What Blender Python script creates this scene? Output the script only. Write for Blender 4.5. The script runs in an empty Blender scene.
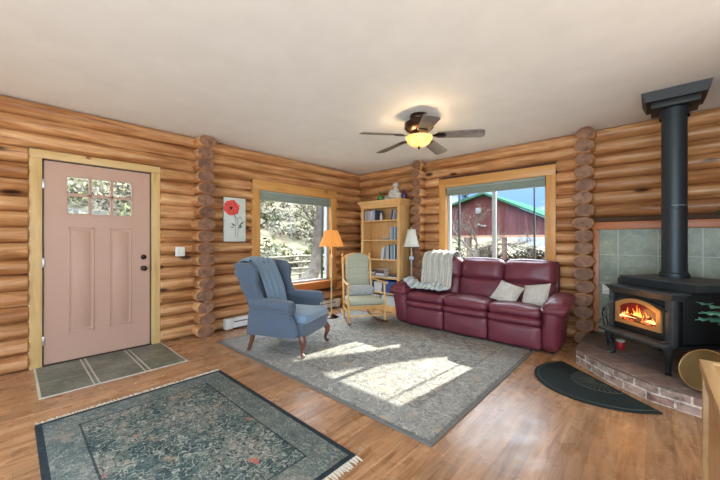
import bpy, bmesh, math, random
from mathutils import Vector, Matrix, noise
R = math.radians
scn = bpy.context.scene
col = scn.collection

# ------------------------------------------------------------ camera, sky, sun, exposure
cam = bpy.data.cameras.new('camera'); co = bpy.data.objects.new('camera', cam); col.objects.link(co)
cam.sensor_width = 36; cam.lens = 16.0; cam.clip_end = 300
co.location = (4.407, -4.805, 1.245); co.rotation_euler = (R(90), 0, R(42.53))
scn.camera = co
scn.view_settings.view_transform = 'Standard'; scn.view_settings.look = 'None'
scn.view_settings.gamma = 1; scn.view_settings.use_curve_mapping = False
scn.view_settings.exposure = 0.60
scn.cycles.use_denoising = True
scn.cycles.max_bounces = 10; scn.cycles.diffuse_bounces = 5; scn.cycles.transparent_max_bounces = 16
scn.cycles.sample_clamp_indirect = 6

w = bpy.data.worlds.new('sky'); scn.world = w; w.use_nodes = True
nt = w.node_tree; N = nt.nodes; LK = nt.links
bg = N['Background']
tc = N.new('ShaderNodeTexCoord'); sp = N.new('ShaderNodeSeparateXYZ'); LK.new(tc.outputs['Generated'], sp.inputs[0])
cr = N.new('ShaderNodeValToRGB'); LK.new(sp.outputs['Z'], cr.inputs[0])
e = cr.color_ramp.elements
e[0].position = 0.0; e[0].color = (.62, .74, .92, 1); e[1].position = .45; e[1].color = (.62, .74, .90, 1)
m_ = cr.color_ramp.elements.new(.10); m_.color = (.22, .44, .92, 1)
ns = N.new('ShaderNodeTexNoise'); ns.inputs['Scale'].default_value = 5; ns.inputs['Detail'].default_value = 5
mp = N.new('ShaderNodeMapping'); mp.inputs['Scale'].default_value = (1, 1, 3.5)
LK.new(tc.outputs['Generated'], mp.inputs[0]); LK.new(mp.outputs[0], ns.inputs['Vector'])
c2 = N.new('ShaderNodeValToRGB'); LK.new(ns.outputs['Fac'], c2.inputs[0])
c2.color_ramp.elements[0].position = .48; c2.color_ramp.elements[1].position = .62
mx = N.new('ShaderNodeMixRGB'); mx.inputs[2].default_value = (.92, .95, 1, 1)
LK.new(c2.outputs[0], mx.inputs[0]); LK.new(cr.outputs[0], mx.inputs[1]); LK.new(mx.outputs[0], bg.inputs[0])
mr = N.new('ShaderNodeMapRange'); mr.inputs['From Min'].default_value = .22; mr.inputs['From Max'].default_value = .6
mr.inputs['To Min'].default_value = 1.1; mr.inputs['To Max'].default_value = 12.0
LK.new(sp.outputs['Z'], mr.inputs['Value']); LK.new(mr.outputs[0], bg.inputs[1])   # overhead sky, out of view, boosted to brighten the room

def light(name, kind, loc, energy, color=(1, 1, 1), **k):
    d = bpy.data.lights.new(name, kind); d.energy = energy; d.color = color
    for a, b in k.items(): setattr(d, a, b)
    o = bpy.data.objects.new(name, d); o.location = loc; col.objects.link(o); return o
sun = light('sun', 'SUN', (3, 8, 9), 13.5, (1, .95, .86), angle=R(.6))
sun.rotation_euler = Vector((-.1, -1, -.672)).to_track_quat('-Z', 'Y').to_euler()
# unseen fill lamps added behind and right of the camera to brighten the room
a1 = light('rear_fill', 'AREA', (5.4, -8.4, 1.3), 205, (.68, .885, 1), shape='RECTANGLE', size=4.5, size_y=2.0)
a1.rotation_euler = (R(122), 0, R(-14))
a2 = light('right_fill', 'AREA', (8.6, -4.2, 1.4), 85, (.68, .885, 1), shape='RECTANGLE', size=3.5, size_y=2.0)
a2.rotation_euler = (R(120), 0, R(90))

# ------------------------------------------------------------ materials
def mat(name):
    m = bpy.data.materials.new(name); m.use_nodes = True
    return m, m.node_tree, m.node_tree.nodes['Principled BSDF']
def ramp(t, src, stops):
    c = t.nodes.new('ShaderNodeValToRGB'); t.links.new(src, c.inputs[0])
    el = c.color_ramp.elements
    el[0].position, el[0].color = stops[0][0], (*stops[0][1], 1)
    el[1].position, el[1].color = stops[-1][0], (*stops[-1][1], 1)
    for p, k in stops[1:-1]:
        q = el.new(p); q.color = (*k, 1)
    return c.outputs[0]
def coords(t, scale=(1, 1, 1), rot=(0, 0, 0), kind='Object', loc=(0, 0, 0)):
    a = t.nodes.new('ShaderNodeTexCoord'); b = t.nodes.new('ShaderNodeMapping')
    b.inputs['Scale'].default_value = scale; b.inputs['Rotation'].default_value = rot; b.inputs['Location'].default_value = loc
    t.links.new(a.outputs[kind], b.inputs[0]); return b.outputs[0]
def noise_n(t, vec, scale, detail=4, rough=.55, dist=0):
    n = t.nodes.new('ShaderNodeTexNoise'); n.inputs['Scale'].default_value = scale
    n.inputs['Detail'].default_value = detail; n.inputs['Roughness'].default_value = rough
    n.inputs['Distortion'].default_value = dist
    t.links.new(vec, n.inputs['Vector']); return n.outputs['Fac']
def mixc(t, fac, a, b, mode='MIX'):
    n = t.nodes.new('ShaderNodeMixRGB'); n.blend_type = mode
    for i, v in ((0, fac), (1, a), (2, b)):
        if hasattr(v, 'is_linked'): t.links.new(v, n.inputs[i])
        elif i == 0: n.inputs[0].default_value = v
        else: n.inputs[i].default_value = (*v, 1)
    return n.outputs[0]
def math_n(t, op, a, b=0.0):
    n = t.nodes.new('ShaderNodeMath'); n.operation = op
    for i, v in ((0, a), (1, b)):
        if hasattr(v, 'is_linked'): t.links.new(v, n.inputs[i])
        else: n.inputs[i].default_value = v
    return n.outputs[0]
def bump(t, bs, h, s=.3, d=.01):
    b = t.nodes.new('ShaderNodeBump'); b.inputs['Strength'].default_value = s; b.inputs['Distance'].default_value = d
    t.links.new(h, b.inputs['Height']); t.links.new(b.outputs[0], bs.inputs['Normal'])
def plain(name, c, rough=.6, metal=0, nz=.0, nscale=30, bmp=0, spec=.5, coat=0, emit=None, es=0, sheen=0):
    m, t, b = mat(name)
    b.inputs['Roughness'].default_value = rough; b.inputs['Metallic'].default_value = metal
    b.inputs['Specular IOR Level'].default_value = spec; b.inputs['Coat Weight'].default_value = coat
    b.inputs['Sheen Weight'].default_value = sheen
    b.inputs['Base Color'].default_value = (*c, 1)
    if nz or bmp:
        n = noise_n(t, coords(t), nscale)
        if nz:
            lo = tuple(x * (1 - nz) for x in c); hi = tuple(min(1, x * (1 + nz)) for x in c)
            t.links.new(ramp(t, n, [(.3, lo), (.7, hi)]), b.inputs['Base Color'])
        if bmp: bump(t, b, n, bmp)
    if emit: b.inputs['Emission Color'].default_value = (*emit, 1); b.inputs['Emission Strength'].default_value = es
    return m
def wood(name, stops, stretch=(1, 1, 10), scale=3, rough=.45, tint=False, knots=0, bm=.15, knotcol=(.05, .02, .01), coat=0):
    """stretch: axis scale, small along the grain"""
    m, t, b = mat(name)
    if name.startswith('barn'): b.inputs['Specular IOR Level'].default_value = .05
    v = coords(t, stretch)
    n = noise_n(t, v, scale, 6, .6, .6)
    c = ramp(t, n, stops)
    if tint:
        at = t.nodes.new('ShaderNodeAttribute'); at.attribute_name = 'tint'
        c = mixc(t, 1.0, c, ramp(t, at.outputs['Fac'], [(0, (.66, .58, .53)), (.3, (.90, .84, .80)), (.6, (1.06, 1.04, 1.02)), (1, (1.12, 1.2, 1.26))]), 'MULTIPLY')
        crk = noise_n(t, coords(t, tuple(q * (1.6 if q > 1 else .7) for q in stretch)), 4.2, 5, .7, 1.0)
        c = mixc(t, 1.0, c, ramp(t, crk, [(.30, (.38, .30, .25)), (.40, (.92, .90, .88)), (.60, (1.08, 1.08, 1.08)), (.76, (1.3, 1.32, 1.35))]), 'MULTIPLY')
        big = noise_n(t, coords(t), 1.3, 3)
        c = mixc(t, 1.0, c, ramp(t, big, [(.32, (.84, .76, .70)), (.6, (1.15, 1.15, 1.15))]), 'MULTIPLY')
    if knots:
        vo = t.nodes.new('ShaderNodeTexVoronoi'); vo.inputs['Scale'].default_value = knots
        t.links.new(coords(t, tuple(max(.45, min(1.0, s)) for s in stretch)), vo.inputs['Vector'])
        k = ramp(t, vo.outputs['Distance'], [(.07, (1, 1, 1)), (.16, (0, 0, 0))])
        c = mixc(t, k, c, knotcol)
    t.links.new(c, b.inputs['Base Color'])
    b.inputs['Roughness'].default_value = rough; b.inputs['Coat Weight'].default_value = coat
    if bm: bump(t, b, n, bm)
    return m

LOGS = [(.25, (.20, .075, .022)), (.42, (.40, .185, .070)), (.58, (.56, .315, .145)), (.75, (.72, .47, .27))]
M = {}
M['log_y'] = wood('log_wood_y', LOGS, (5, .45, 5), 3.0, .40, True, 3.6)
M['log_x'] = wood('log_wood_x', LOGS, (.45, 5, 5), 3.0, .40, True, 3.6)
M['log_end'] = wood('log_end_grain', [(.25, (.10, .045, .026)), (.5, (.225, .115, .066)), (.75, (.34, .19, .115))], (2, 2, 2), 6, .6, True)
M['trim_pine'] = wood('yellow_pine', [(.25, (.46, .28, .10)), (.5, (.62, .41, .17)), (.8, (.72, .51, .25))], (6, 6, .7), 2.5, .45, False, 6.5, .05, (.22, .09, .03))
M['trim_pine_h'] = wood('yellow_pine_across', [(.25, (.46, .28, .10)), (.5, (.62, .41, .17)), (.8, (.72, .51, .25))], (6, .7, 6), 2.5, .45, False, 6.5, .05, (.22, .09, .03))
OP = [(.25, (.47, .21, .055)), (.5, (.60, .295, .085)), (.8, (.68, .37, .13))]
M['frame_v'] = wood('orange_pine_upright', OP, (6, 6, .7), 2.5, .4, False, 3.2, .05, (.25, .09, .02))
M['frame_y'] = wood('orange_pine_y', OP, (6, .7, 6), 2.5, .4, False, 3.2, .05, (.25, .09, .02))
M['frame_x'] = wood('orange_pine_x', OP, (.7, 6, 6), 2.5, .4, False, 3.2, .05, (.25, .09, .02))
M['apron'] = wood('orange_apron_board', [(.25, (.33, .10, .02)), (.5, (.47, .16, .035)), (.8, (.54, .21, .05))], (6, .7, 6), 2.5, .35, False, 0, .05)
M['bookwood'] = wood('bookcase_birch', [(.2, (.57, .31, .11)), (.5, (.68, .40, .155)), (.8, (.76, .49, .21))], (4, 4, .6), 3, .4, False, 0, .04)
M['rockwood'] = wood('rocker_maple', [(.2, (.55, .29, .08)), (.5, (.68, .39, .13)), (.8, (.76, .48, .19))], (4, 4, 1), 4, .32, False, 0, .04, coat=.3)
M['redledge'] = wood('red_stained_board', [(.2, (.34, .095, .030)), (.5, (.46, .145, .05)), (.8, (.53, .20, .075))], (.7, 6, 6), 3, .4, False, 0, .05)
M['chestwood'] = wood('oak_top', [(.2, (.42, .25, .10)), (.5, (.55, .35, .16)), (.8, (.64, .44, .23))], (6, .6, 6), 3, .4, False, 0, .05)
M['blade'] = wood('grey_blade_wood', [(.2, (.12, .105, .095)), (.5, (.21, .185, .17)), (.8, (.32, .285, .26))], (5, 5, 5), 3, .4, False, 0, .05)
M['mahog'] = plain('dark_cherry_leg', (.14, .045, .022), .3, nz=.3, nscale=20, coat=.4)
M['paint'] = plain('dusty_pink_paint', (.50, .305, .225), .42, bmp=.02, nscale=80)
M['ceiling'] = plain('ceiling_plaster', (.84, .88, .895), .9, nz=.03, nscale=4, bmp=.08)
M['chink'] = plain('dark_chinking', (.10, .05, .025), .9)  # dark brown backing behind the log joints
M['white'] = plain('white_enamel', (.75, .75, .73), .4)
M['vinyl'] = plain('white_vinyl', (.50, .53, .52), .4)
M['darkline'] = plain('dark_seal', (.03, .035, .03), .5)
M['shade_g'] = plain('sage_blind_cloth', (.27, .32, .275), .8, nz=.06, nscale=8)
M['bronze'] = plain('oiled_bronze', (.035, .018, .012), .3, metal=.8)
M['steel'] = plain('brushed_steel', (.55, .55, .55), .35, metal=1)
M['black'] = plain('black_matte', (.018, .018, .018), .5)
M['iron'] = plain('cast_iron', (.011, .013, .014), .5, metal=.1, bmp=.1, nscale=120)
M['ironlite'] = plain('worn_cast_iron', (.042, .050, .054), .5, metal=.1, nz=.2, nscale=14)
M['pipe'] = plain('black_stove_pipe', (.030, .040, .048), .45, metal=.4)
M['brass'] = plain('polished_brass', (.52, .32, .13), .36, metal=.6)
M['brass_o'] = plain('aged_brass', (.15, .10, .035), .5, metal=.5, nz=.15, nscale=8)
M['rubber'] = plain('dark_rubber', (.012, .020, .019), .85, spec=.2, bmp=.2, nscale=150)
M['plaster_o'] = plain('outside_sheathing', (.3, .2, .13), .9)

# leather, cloth
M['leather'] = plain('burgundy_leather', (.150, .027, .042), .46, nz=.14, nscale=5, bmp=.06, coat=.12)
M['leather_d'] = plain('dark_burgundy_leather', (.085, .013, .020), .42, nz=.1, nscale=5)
M['upholst'] = plain('slate_blue_upholstery', (.080, .112, .160), .9, nz=.18, nscale=160, bmp=.15, sheen=.3)
M['chenille'] = plain('light_blue_chenille', (.16, .25, .345), .9, nz=.16, nscale=60, bmp=.25, sheen=.4)
M['lumbar'] = plain('grey_velvet', (.36, .37, .37), .85, nz=.12, nscale=20, sheen=.3)
M['creamp'] = plain('cream_cushion_cloth', (.54, .51, .45), .9, nz=.1, nscale=40, bmp=.15)
M['page'] = plain('book_pages', (.72, .68, .58), .9)
M['ivory'] = plain('ivory_shade_cloth', (.70, .68, .58), .9)
M['candle'] = plain('antique_cream_metal', (.60, .50, .30), .35, metal=.2)
M['porc'] = plain('pale_porcelain', (.60, .57, .50), .3, nz=.15, nscale=30)
M['greenv'] = plain('green_glaze', (.045, .22, .04), .15, nz=.3, nscale=20)
M['purple'] = plain('purple_glaze', (.06, .02, .09), .2)
M['bluebin'] = plain('cobalt_canvas', (.02, .07, .23), .7)
M['clearbin'] = plain('milky_plastic', (.50, .52, .50), .3)
M['redcup'] = plain('red_enamel', (.50, .02, .02), .35)
M['leaf'] = plain('fern_leaf', (.03, .13, .07), .5, nz=.4, nscale=14)
M['leaf_b'] = plain('bluish_leaf', (.15, .40, .32), .45, nz=.3, nscale=10)
M['pot'] = plain('dark_glazed_pot', (.03, .035, .04), .3)
M['canvas'] = plain('pale_canvas', (.62, .66, .60), .8, nz=.03, nscale=10)
M['poppy'] = plain('poppy_red', (.72, .075, .06), .7, nz=.35, nscale=35)
M['poppy_d'] = plain('poppy_heart', (.03, .02, .04), .7)
M['stem'] = plain('stem_green', (.07, .12, .06), .7, nz=.3, nscale=30)

def pleat_mat():
    m, t, b = mat('orange_pleated_silk')
    b.inputs['Base Color'].default_value = (.72, .30, .07, 1); b.inputs['Roughness'].default_value = .8
    b.inputs['Emission Color'].default_value = (1, .36, .07, 1); b.inputs['Emission Strength'].default_value = .22
    return m
M['pleat'] = pleat_mat()
def glass():
    m, t, b = mat('window_glass'); t.nodes.remove(b)
    tr = t.nodes.new('ShaderNodeBsdfTransparent'); tr.inputs[0].default_value = (.95, .97, .96, 1)
    gl = t.nodes.new('ShaderNodeBsdfGlossy'); gl.inputs['Roughness'].default_value = .02
    mi = t.nodes.new('ShaderNodeMixShader'); mi.inputs[0].default_value = .022
    t.links.new(tr.outputs[0], mi.inputs[1]); t.links.new(gl.outputs[0], mi.inputs[2])
    t.links.new(mi.outputs[0], t.nodes['Material Output'].inputs[0]); return m
M['glass'] = glass()
def bowl_glass():
    m, t, b = mat('amber_alabaster_glass')
    n = noise_n(t, coords(t), 9, 4)
    t.links.new(ramp(t, n, [(.3, (.90, .42, .10)), (.7, (1, .70, .28))]), b.inputs['Base Color'])
    t.links.new(ramp(t, n, [(.3, (1, .42, .07)), (.7, (1, .70, .25))]), b.inputs['Emission Color'])
    b.inputs['Emission Strength'].default_value = .75; b.inputs['Roughness'].default_value = .3
    return m
M['bowl'] = bowl_glass()

def floor_mat():
    m, t, b = mat('oak_laminate')
    v = coords(t, (1, 1, 1), (0, 0, R(90)))
    br = t.nodes.new('ShaderNodeTexBrick'); t.links.new(v, br.inputs['Vector'])
    br.inputs['Scale'].default_value = 1; br.inputs['Brick Width'].default_value = 1.2; br.inputs['Row Height'].default_value = .125
    br.inputs['Mortar Size'].default_value = .0012; br.offset = .37
    br.inputs['Color1'].default_value = (.78, .78, .78, 1); br.inputs['Color2'].default_value = (1.08, 1.06, 1.04, 1)
    br.inputs['Mortar'].default_value = (.50, .46, .42, 1)
    n = noise_n(t, coords(t, (9, .9, 1)), 2.2, 6, .62, 1.4)
    c = ramp(t, n, [(.28, (.20, .088, .035)), (.45, (.355, .185, .088)), (.6, (.47, .27, .14)), (.8, (.56, .35, .20))])
    c = mixc(t, 1.0, c, br.outputs['Color'], 'MULTIPLY')
    t.links.new(c, b.inputs['Base Color'])
    r = noise_n(t, coords(t), 6, 4)
    t.links.new(ramp(t, r, [(.3, (.22,) * 3), (.7, (.36,) * 3)]), b.inputs['Roughness'])
    bump(t, b, noise_n(t, coords(t, (1.6, 1, 1)), 5, 2, .5, 1.2), .16, .012)
    return m
M['floor'] = floor_mat()

def rug_mat(name, grd, fg, accents, border, cx, cy, hx, hy, sc=9):
    """worn vintage rug: vine-like curls, faded patches and banded borders in object space"""
    m, t, b = mat(name)
    v = coords(t)
    vo = t.nodes.new('ShaderNodeTexVoronoi'); vo.feature = 'DISTANCE_TO_EDGE'; vo.inputs['Scale'].default_value = sc
    ad = t.nodes.new('ShaderNodeVectorMath'); ad.operation = 'ADD'
    nz = t.nodes.new('ShaderNodeTexNoise'); nz.inputs['Scale'].default_value = sc * .6; nz.inputs['Detail'].default_value = 3
    t.links.new(v, nz.inputs['Vector'])
    ms = t.nodes.new('ShaderNodeVectorMath'); ms.operation = 'SCALE'; ms.inputs['Scale'].default_value = .22
    t.links.new(nz.outputs['Color'], ms.inputs[0]); t.links.new(v, ad.inputs[0]); t.links.new(ms.outputs[0], ad.inputs[1])
    t.links.new(ad.outputs[0], vo.inputs['Vector'])
    lines = ramp(t, vo.outputs['Distance'], [(.03, (1, 1, 1)), (.09, (0, 0, 0))])
    wv = t.nodes.new('ShaderNodeTexWave'); wv.wave_type = 'RINGS'; wv.inputs['Scale'].default_value = sc * .35
    wv.inputs['Distortion'].default_value = 9; wv.inputs['Detail'].default_value = 3; wv.inputs['Detail Scale'].default_value = 1.6
    t.links.new(v, wv.inputs['Vector'])
    curl = ramp(t, wv.outputs['Fac'], [(.42, (0, 0, 0)), (.55, (1, 1, 1))])
    worn = noise_n(t, v, 3.2, 5, .65)
    base = ramp(t, worn, grd)
    c = mixc(t, mixc(t, .55, (0, 0, 0), curl), base, fg)
    c = mixc(t, mixc(t, .30, (0, 0, 0), lines), c, accents[0])
    def curls(scale, off, wd, dist):
        q = noise_n(t, coords(t, loc=off), scale, 1.5, .5, dist)
        return ramp(t, math_n(t, 'ABSOLUTE', math_n(t, 'SUBTRACT', q, .5)), [(wd * .5, (1, 1, 1)), (wd, (0, 0, 0))])
    fine = noise_n(t, v, sc * 3.2, 4, .7, 2.0); fine2 = noise_n(t, coords(t, loc=(5, 5, 0)), sc * 4.5, 3, .7, 3.0)
    c = mixc(t, ramp(t, fine, [(.58, (0, 0, 0)), (.64, (.6, .6, .6))]), c, accents[0])
    c = mixc(t, math_n(t, 'MULTIPLY', curls(sc * 1.1, (2, 2, 0), .035, 1.5), .85), c, accents[0])
    c = mixc(t, ramp(t, fine2, [(.6, (0, 0, 0)), (.66, (.6, .6, .6))]), c, accents[3])
    c = mixc(t, math_n(t, 'MULTIPLY', curls(sc * 1.5, (8, 4, 0), .03, 1.0), .8), c, accents[3])
    sp2 = ramp(t, noise_n(t, coords(t, loc=(7, 3, 0)), 5.5, 3), [(.60, (0, 0, 0)), (.68, (.8, .8, .8))])
    c = mixc(t, sp2, c, accents[1])
    sp3 = ramp(t, noise_n(t, coords(t, loc=(1, 9, 0)), 6.5, 2), [(.69, (0, 0, 0)), (.73, (.8, .8, .8))])
    c = mixc(t, sp3, c, accents[2])
    # banded border
    s = t.nodes.new('ShaderNodeSeparateXYZ'); t.links.new(v, s.inputs[0])
    dx = math_n(t, 'SUBTRACT', hx, math_n(t, 'ABSOLUTE', math_n(t, 'SUBTRACT', s.outputs[0], cx)))
    dy = math_n(t, 'SUBTRACT', hy, math_n(t, 'ABSOLUTE', math_n(t, 'SUBTRACT', s.outputs[1], cy)))
    d = math_n(t, 'MINIMUM', dx, dy)
    for lo, hi, cc, f in border:
        msk = math_n(t, 'MULTIPLY', math_n(t, 'GREATER_THAN', d, lo), math_n(t, 'LESS_THAN', d, hi))
        c = mixc(t, math_n(t, 'MULTIPLY', msk, f), c, cc)
    # yarn grain
    g = noise_n(t, v, 140, 2)
    c = mixc(t, 1.0, c, ramp(t, g, [(.3, (.62, .62, .62)), (.7, (1.25, 1.25, 1.25))]), 'MULTIPLY')
    t.links.new(c, b.inputs['Base Color']); b.inputs['Roughness'].default_value = .95
    b.inputs['Specular IOR Level'].default_value = .15
    bump(t, b, g, .5, .004)
    return m
RUGB = (0.50, 3.42, -3.10, -.66)
RUGD = (1.365, 3.15, -4.70, -3.46)
M['rug_big'] = rug_mat('grey_vintage_rug', [(.3, (.20, .195, .175)), (.5, (.30, .295, .265)), (.7, (.42, .405, .36))], (.25, .235, .205),
    [(.15, .148, .138), (.40, .33, .25), (.21, .225, .24), (.46, .45, .40)], [(.0, .03, (.13, .13, .125), .8), (.30, .315, (.17, .17, .165), .55), (.05, .28, (.33, .33, .31), .35)],
    1.96, -1.88, 1.46, 1.22, 7)
M['rug_dark'] = rug_mat('dark_teal_vintage_rug', [(.36, (.028, .058, .066)), (.47, (.075, .12, .115)), (.56, (.20, .21, .18)), (.7, (.33, .30, .24))], (.10, .14, .125),
    [(.020, .034, .042), (.32, .26, .19), (.50, .12, .10), (.36, .37, .32)], [(.0, .035, (.02, .032, .042), .95), (.20, .212, (.025, .035, .045), .8), (.035, .20, (.17, .20, .19), .45)],
    2.2575, -4.08, .8925, .62, 12)
M['fringe'] = plain('rug_fringe_cotton', (.62, .58, .48), .95)

def tile_mat(name, cols, gx, lines, rough, gcol=(.5, .48, .42)):
    m, t, b = mat(name)
    v = coords(t)
    n = noise_n(t, v, 20, 6, .7, .8); n2 = noise_n(t, v, 3, 4)
    c = mixc(t, .45, ramp(t, n, cols), ramp(t, n2, cols))
    s = t.nodes.new('ShaderNodeSeparateXYZ'); t.links.new(v, s.inputs[0])
    for ax, p, wd in lines:
        k = math_n(t, 'LESS_THAN', math_n(t, 'ABSOLUTE', math_n(t, 'SUBTRACT', s.outputs[ax], p)), wd)
        c = mixc(t, k, c, gcol)
    t.links.new(c, b.inputs['Base Color']); b.inputs['Roughness'].default_value = rough
    bump(t, b, n, .15)
    return m
SL = [(.36, (.035, .048, .036)), (.5, (.11, .13, .10)), (.64, (.24, .25, .20))]
M['tile_wall'] = tile_mat('sage_wall_tile', [(.36, (.080, .098, .052)), (.5, (.170, .190, .108)), (.64, (.31, .32, .20))], 0,
    [(0, 4.102, .004), (0, 4.443, .004), (0, 4.78, .004), (0, 5.12, .004), (2, 1.07, .0035), (2, .73, .0035), (2, .39, .0035)], .35, (.40, .40, .33))
M['tile_floor'] = tile_mat('slate_landing_tile', SL, 0,
    [(1, -4.32, .006), (1, -4.285, .006), (1, -3.945, .006), (1, -3.905, .006), (0, .52, .0025), (0, .02, .004), (0, .873, .008), (1, -4.652, .008), (1, -3.583, .008)], .35)

def brick_mat():
    m, t, b = mat('hearth_stone')
    v = coords(t, (1, 1, 1))
    at = t.nodes.new('ShaderNodeUVMap')
    br = t.nodes.new('ShaderNodeTexBrick'); t.links.new(at.outputs[0], br.inputs['Vector'])
    br.inputs['Scale'].default_value = 1; br.inputs['Brick Width'].default_value = .175; br.inputs['Row Height'].default_value = .068
    br.inputs['Mortar Size'].default_value = .008; br.inputs['Mortar Smooth'].default_value = .2
    br.inputs['Color1'].default_value = (.25, .145, .11, 1); br.inputs['Color2'].default_value = (.44, .35, .29, 1)
    br.inputs['Mortar'].default_value = (.66, .61, .53, 1)
    n = noise_n(t, v, 16, 6, .7)
    c = mixc(t, 1.0, br.outputs['Color'], ramp(t, n, [(.34, (.42, .38, .38)), (.5, (1, 1, 1)), (.66, (1.5, 1.5, 1.55))]), 'MULTIPLY')
    t.links.new(c, b.inputs['Base Color']); b.inputs['Roughness'].default_value = .75
    bump(t, b, math_n(t, 'SUBTRACT', n, math_n(t, 'MULTIPLY', br.outputs['Fac'], 1.5)), .6, .006)
    return m
M['brick'] = brick_mat()
def hearth_top():
    m, t, b = mat('hearth_top_brick')
    v = coords(t, (1, 1, 1), (0, 0, R(43)))
    br = t.nodes.new('ShaderNodeTexBrick'); t.links.new(v, br.inputs['Vector'])
    br.inputs['Scale'].default_value = 1; br.inputs['Brick Width'].default_value = .24; br.inputs['Row Height'].default_value = .24; br.offset = .0
    br.inputs['Mortar Size'].default_value = .004
    br.inputs['Color1'].default_value = (.125, .085, .070, 1); br.inputs['Color2'].default_value = (.17, .125, .105, 1)
    br.inputs['Mortar'].default_value = (.24, .21, .18, 1)
    n = noise_n(t, coords(t), 12, 6, .7)
    c = mixc(t, 1.0, br.outputs['Color'], ramp(t, n, [(.3, (.65, .62, .62)), (.7, (1.35, 1.35, 1.4))]), 'MULTIPLY')
    t.links.new(c, b.inputs['Base Color']); b.inputs['Roughness'].default_value = .6
    return m
M['hearthtop'] = hearth_top()

def fire_mat():
    m, t, b = mat('flame')
    s = t.nodes.new('ShaderNodeSeparateXYZ'); t.links.new(coords(t, kind='Generated'), s.inputs[0])
    n = noise_n(t, coords(t), 30, 3)
    k = math_n(t, 'ADD', s.outputs[2], math_n(t, 'MULTIPLY', n, .5))
    t.links.new(ramp(t, k, [(.25, (1, .75, .35)), (.7, (1, .38, .06)), (1.1, (.75, .10, .01))]), b.inputs['Emission Color'])
    b.inputs['Emission Strength'].default_value = 1.7; b.inputs['Base Color'].default_value = (.1, .02, 0, 1)
    return m
M['flame'] = fire_mat()
def ember_mat():
    m, t, b = mat('ember_log')
    n = noise_n(t, coords(t), 26, 5)
    b.inputs['Base Color'].default_value = (.03, .015, .01, 1)
    t.links.new(ramp(t, n, [(.48, (0, 0, 0)), (.6, (1, .13, .02))]), b.inputs['Emission Color'])
    b.inputs['Emission Strength'].default_value = 1.3
    return m
M['ember'] = ember_mat()
def stripes(name, base, other, axis, freq, width, third=None, rough=.9):
    m, t, b = mat(name)
    s = t.nodes.new('ShaderNodeSeparateXYZ'); u = t.nodes.new('ShaderNodeUVMap'); t.links.new(u.outputs[0], s.inputs[0])
    c = None
    def band(ax, f, w_, off=0):
        return math_n(t, 'LESS_THAN', math_n(t, 'FRACT', math_n(t, 'ADD', math_n(t, 'MULTIPLY', s.outputs[ax], f), off)), w_)
    c = mixc(t, math_n(t, 'MULTIPLY', band(0, freq, width), .8), base, other)
    if third: c = mixc(t, math_n(t, 'MULTIPLY', band(1 if axis == 2 else 0, freq, width * .8, .5), .7), c, third)
    c = mixc(t, 1.0, c, ramp(t, noise_n(t, coords(t), 90, 2), [(.3, (.8, .8, .8)), (.7, (1.15, 1.15, 1.15))]), 'MULTIPLY')
    t.links.new(c, b.inputs['Base Color']); b.inputs['Roughness'].default_value = rough
    return m
M['plaid'] = stripes('sage_plaid_cloth', (.40, .405, .30), (.47, .45, .34), 2, 7, .12, (.31, .33, .27))
M['knit'] = stripes('striped_cream_throw', (.52, .50, .42), (.30, .33, .33), 1, 13, .22, (.62, .60, .53))

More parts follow.
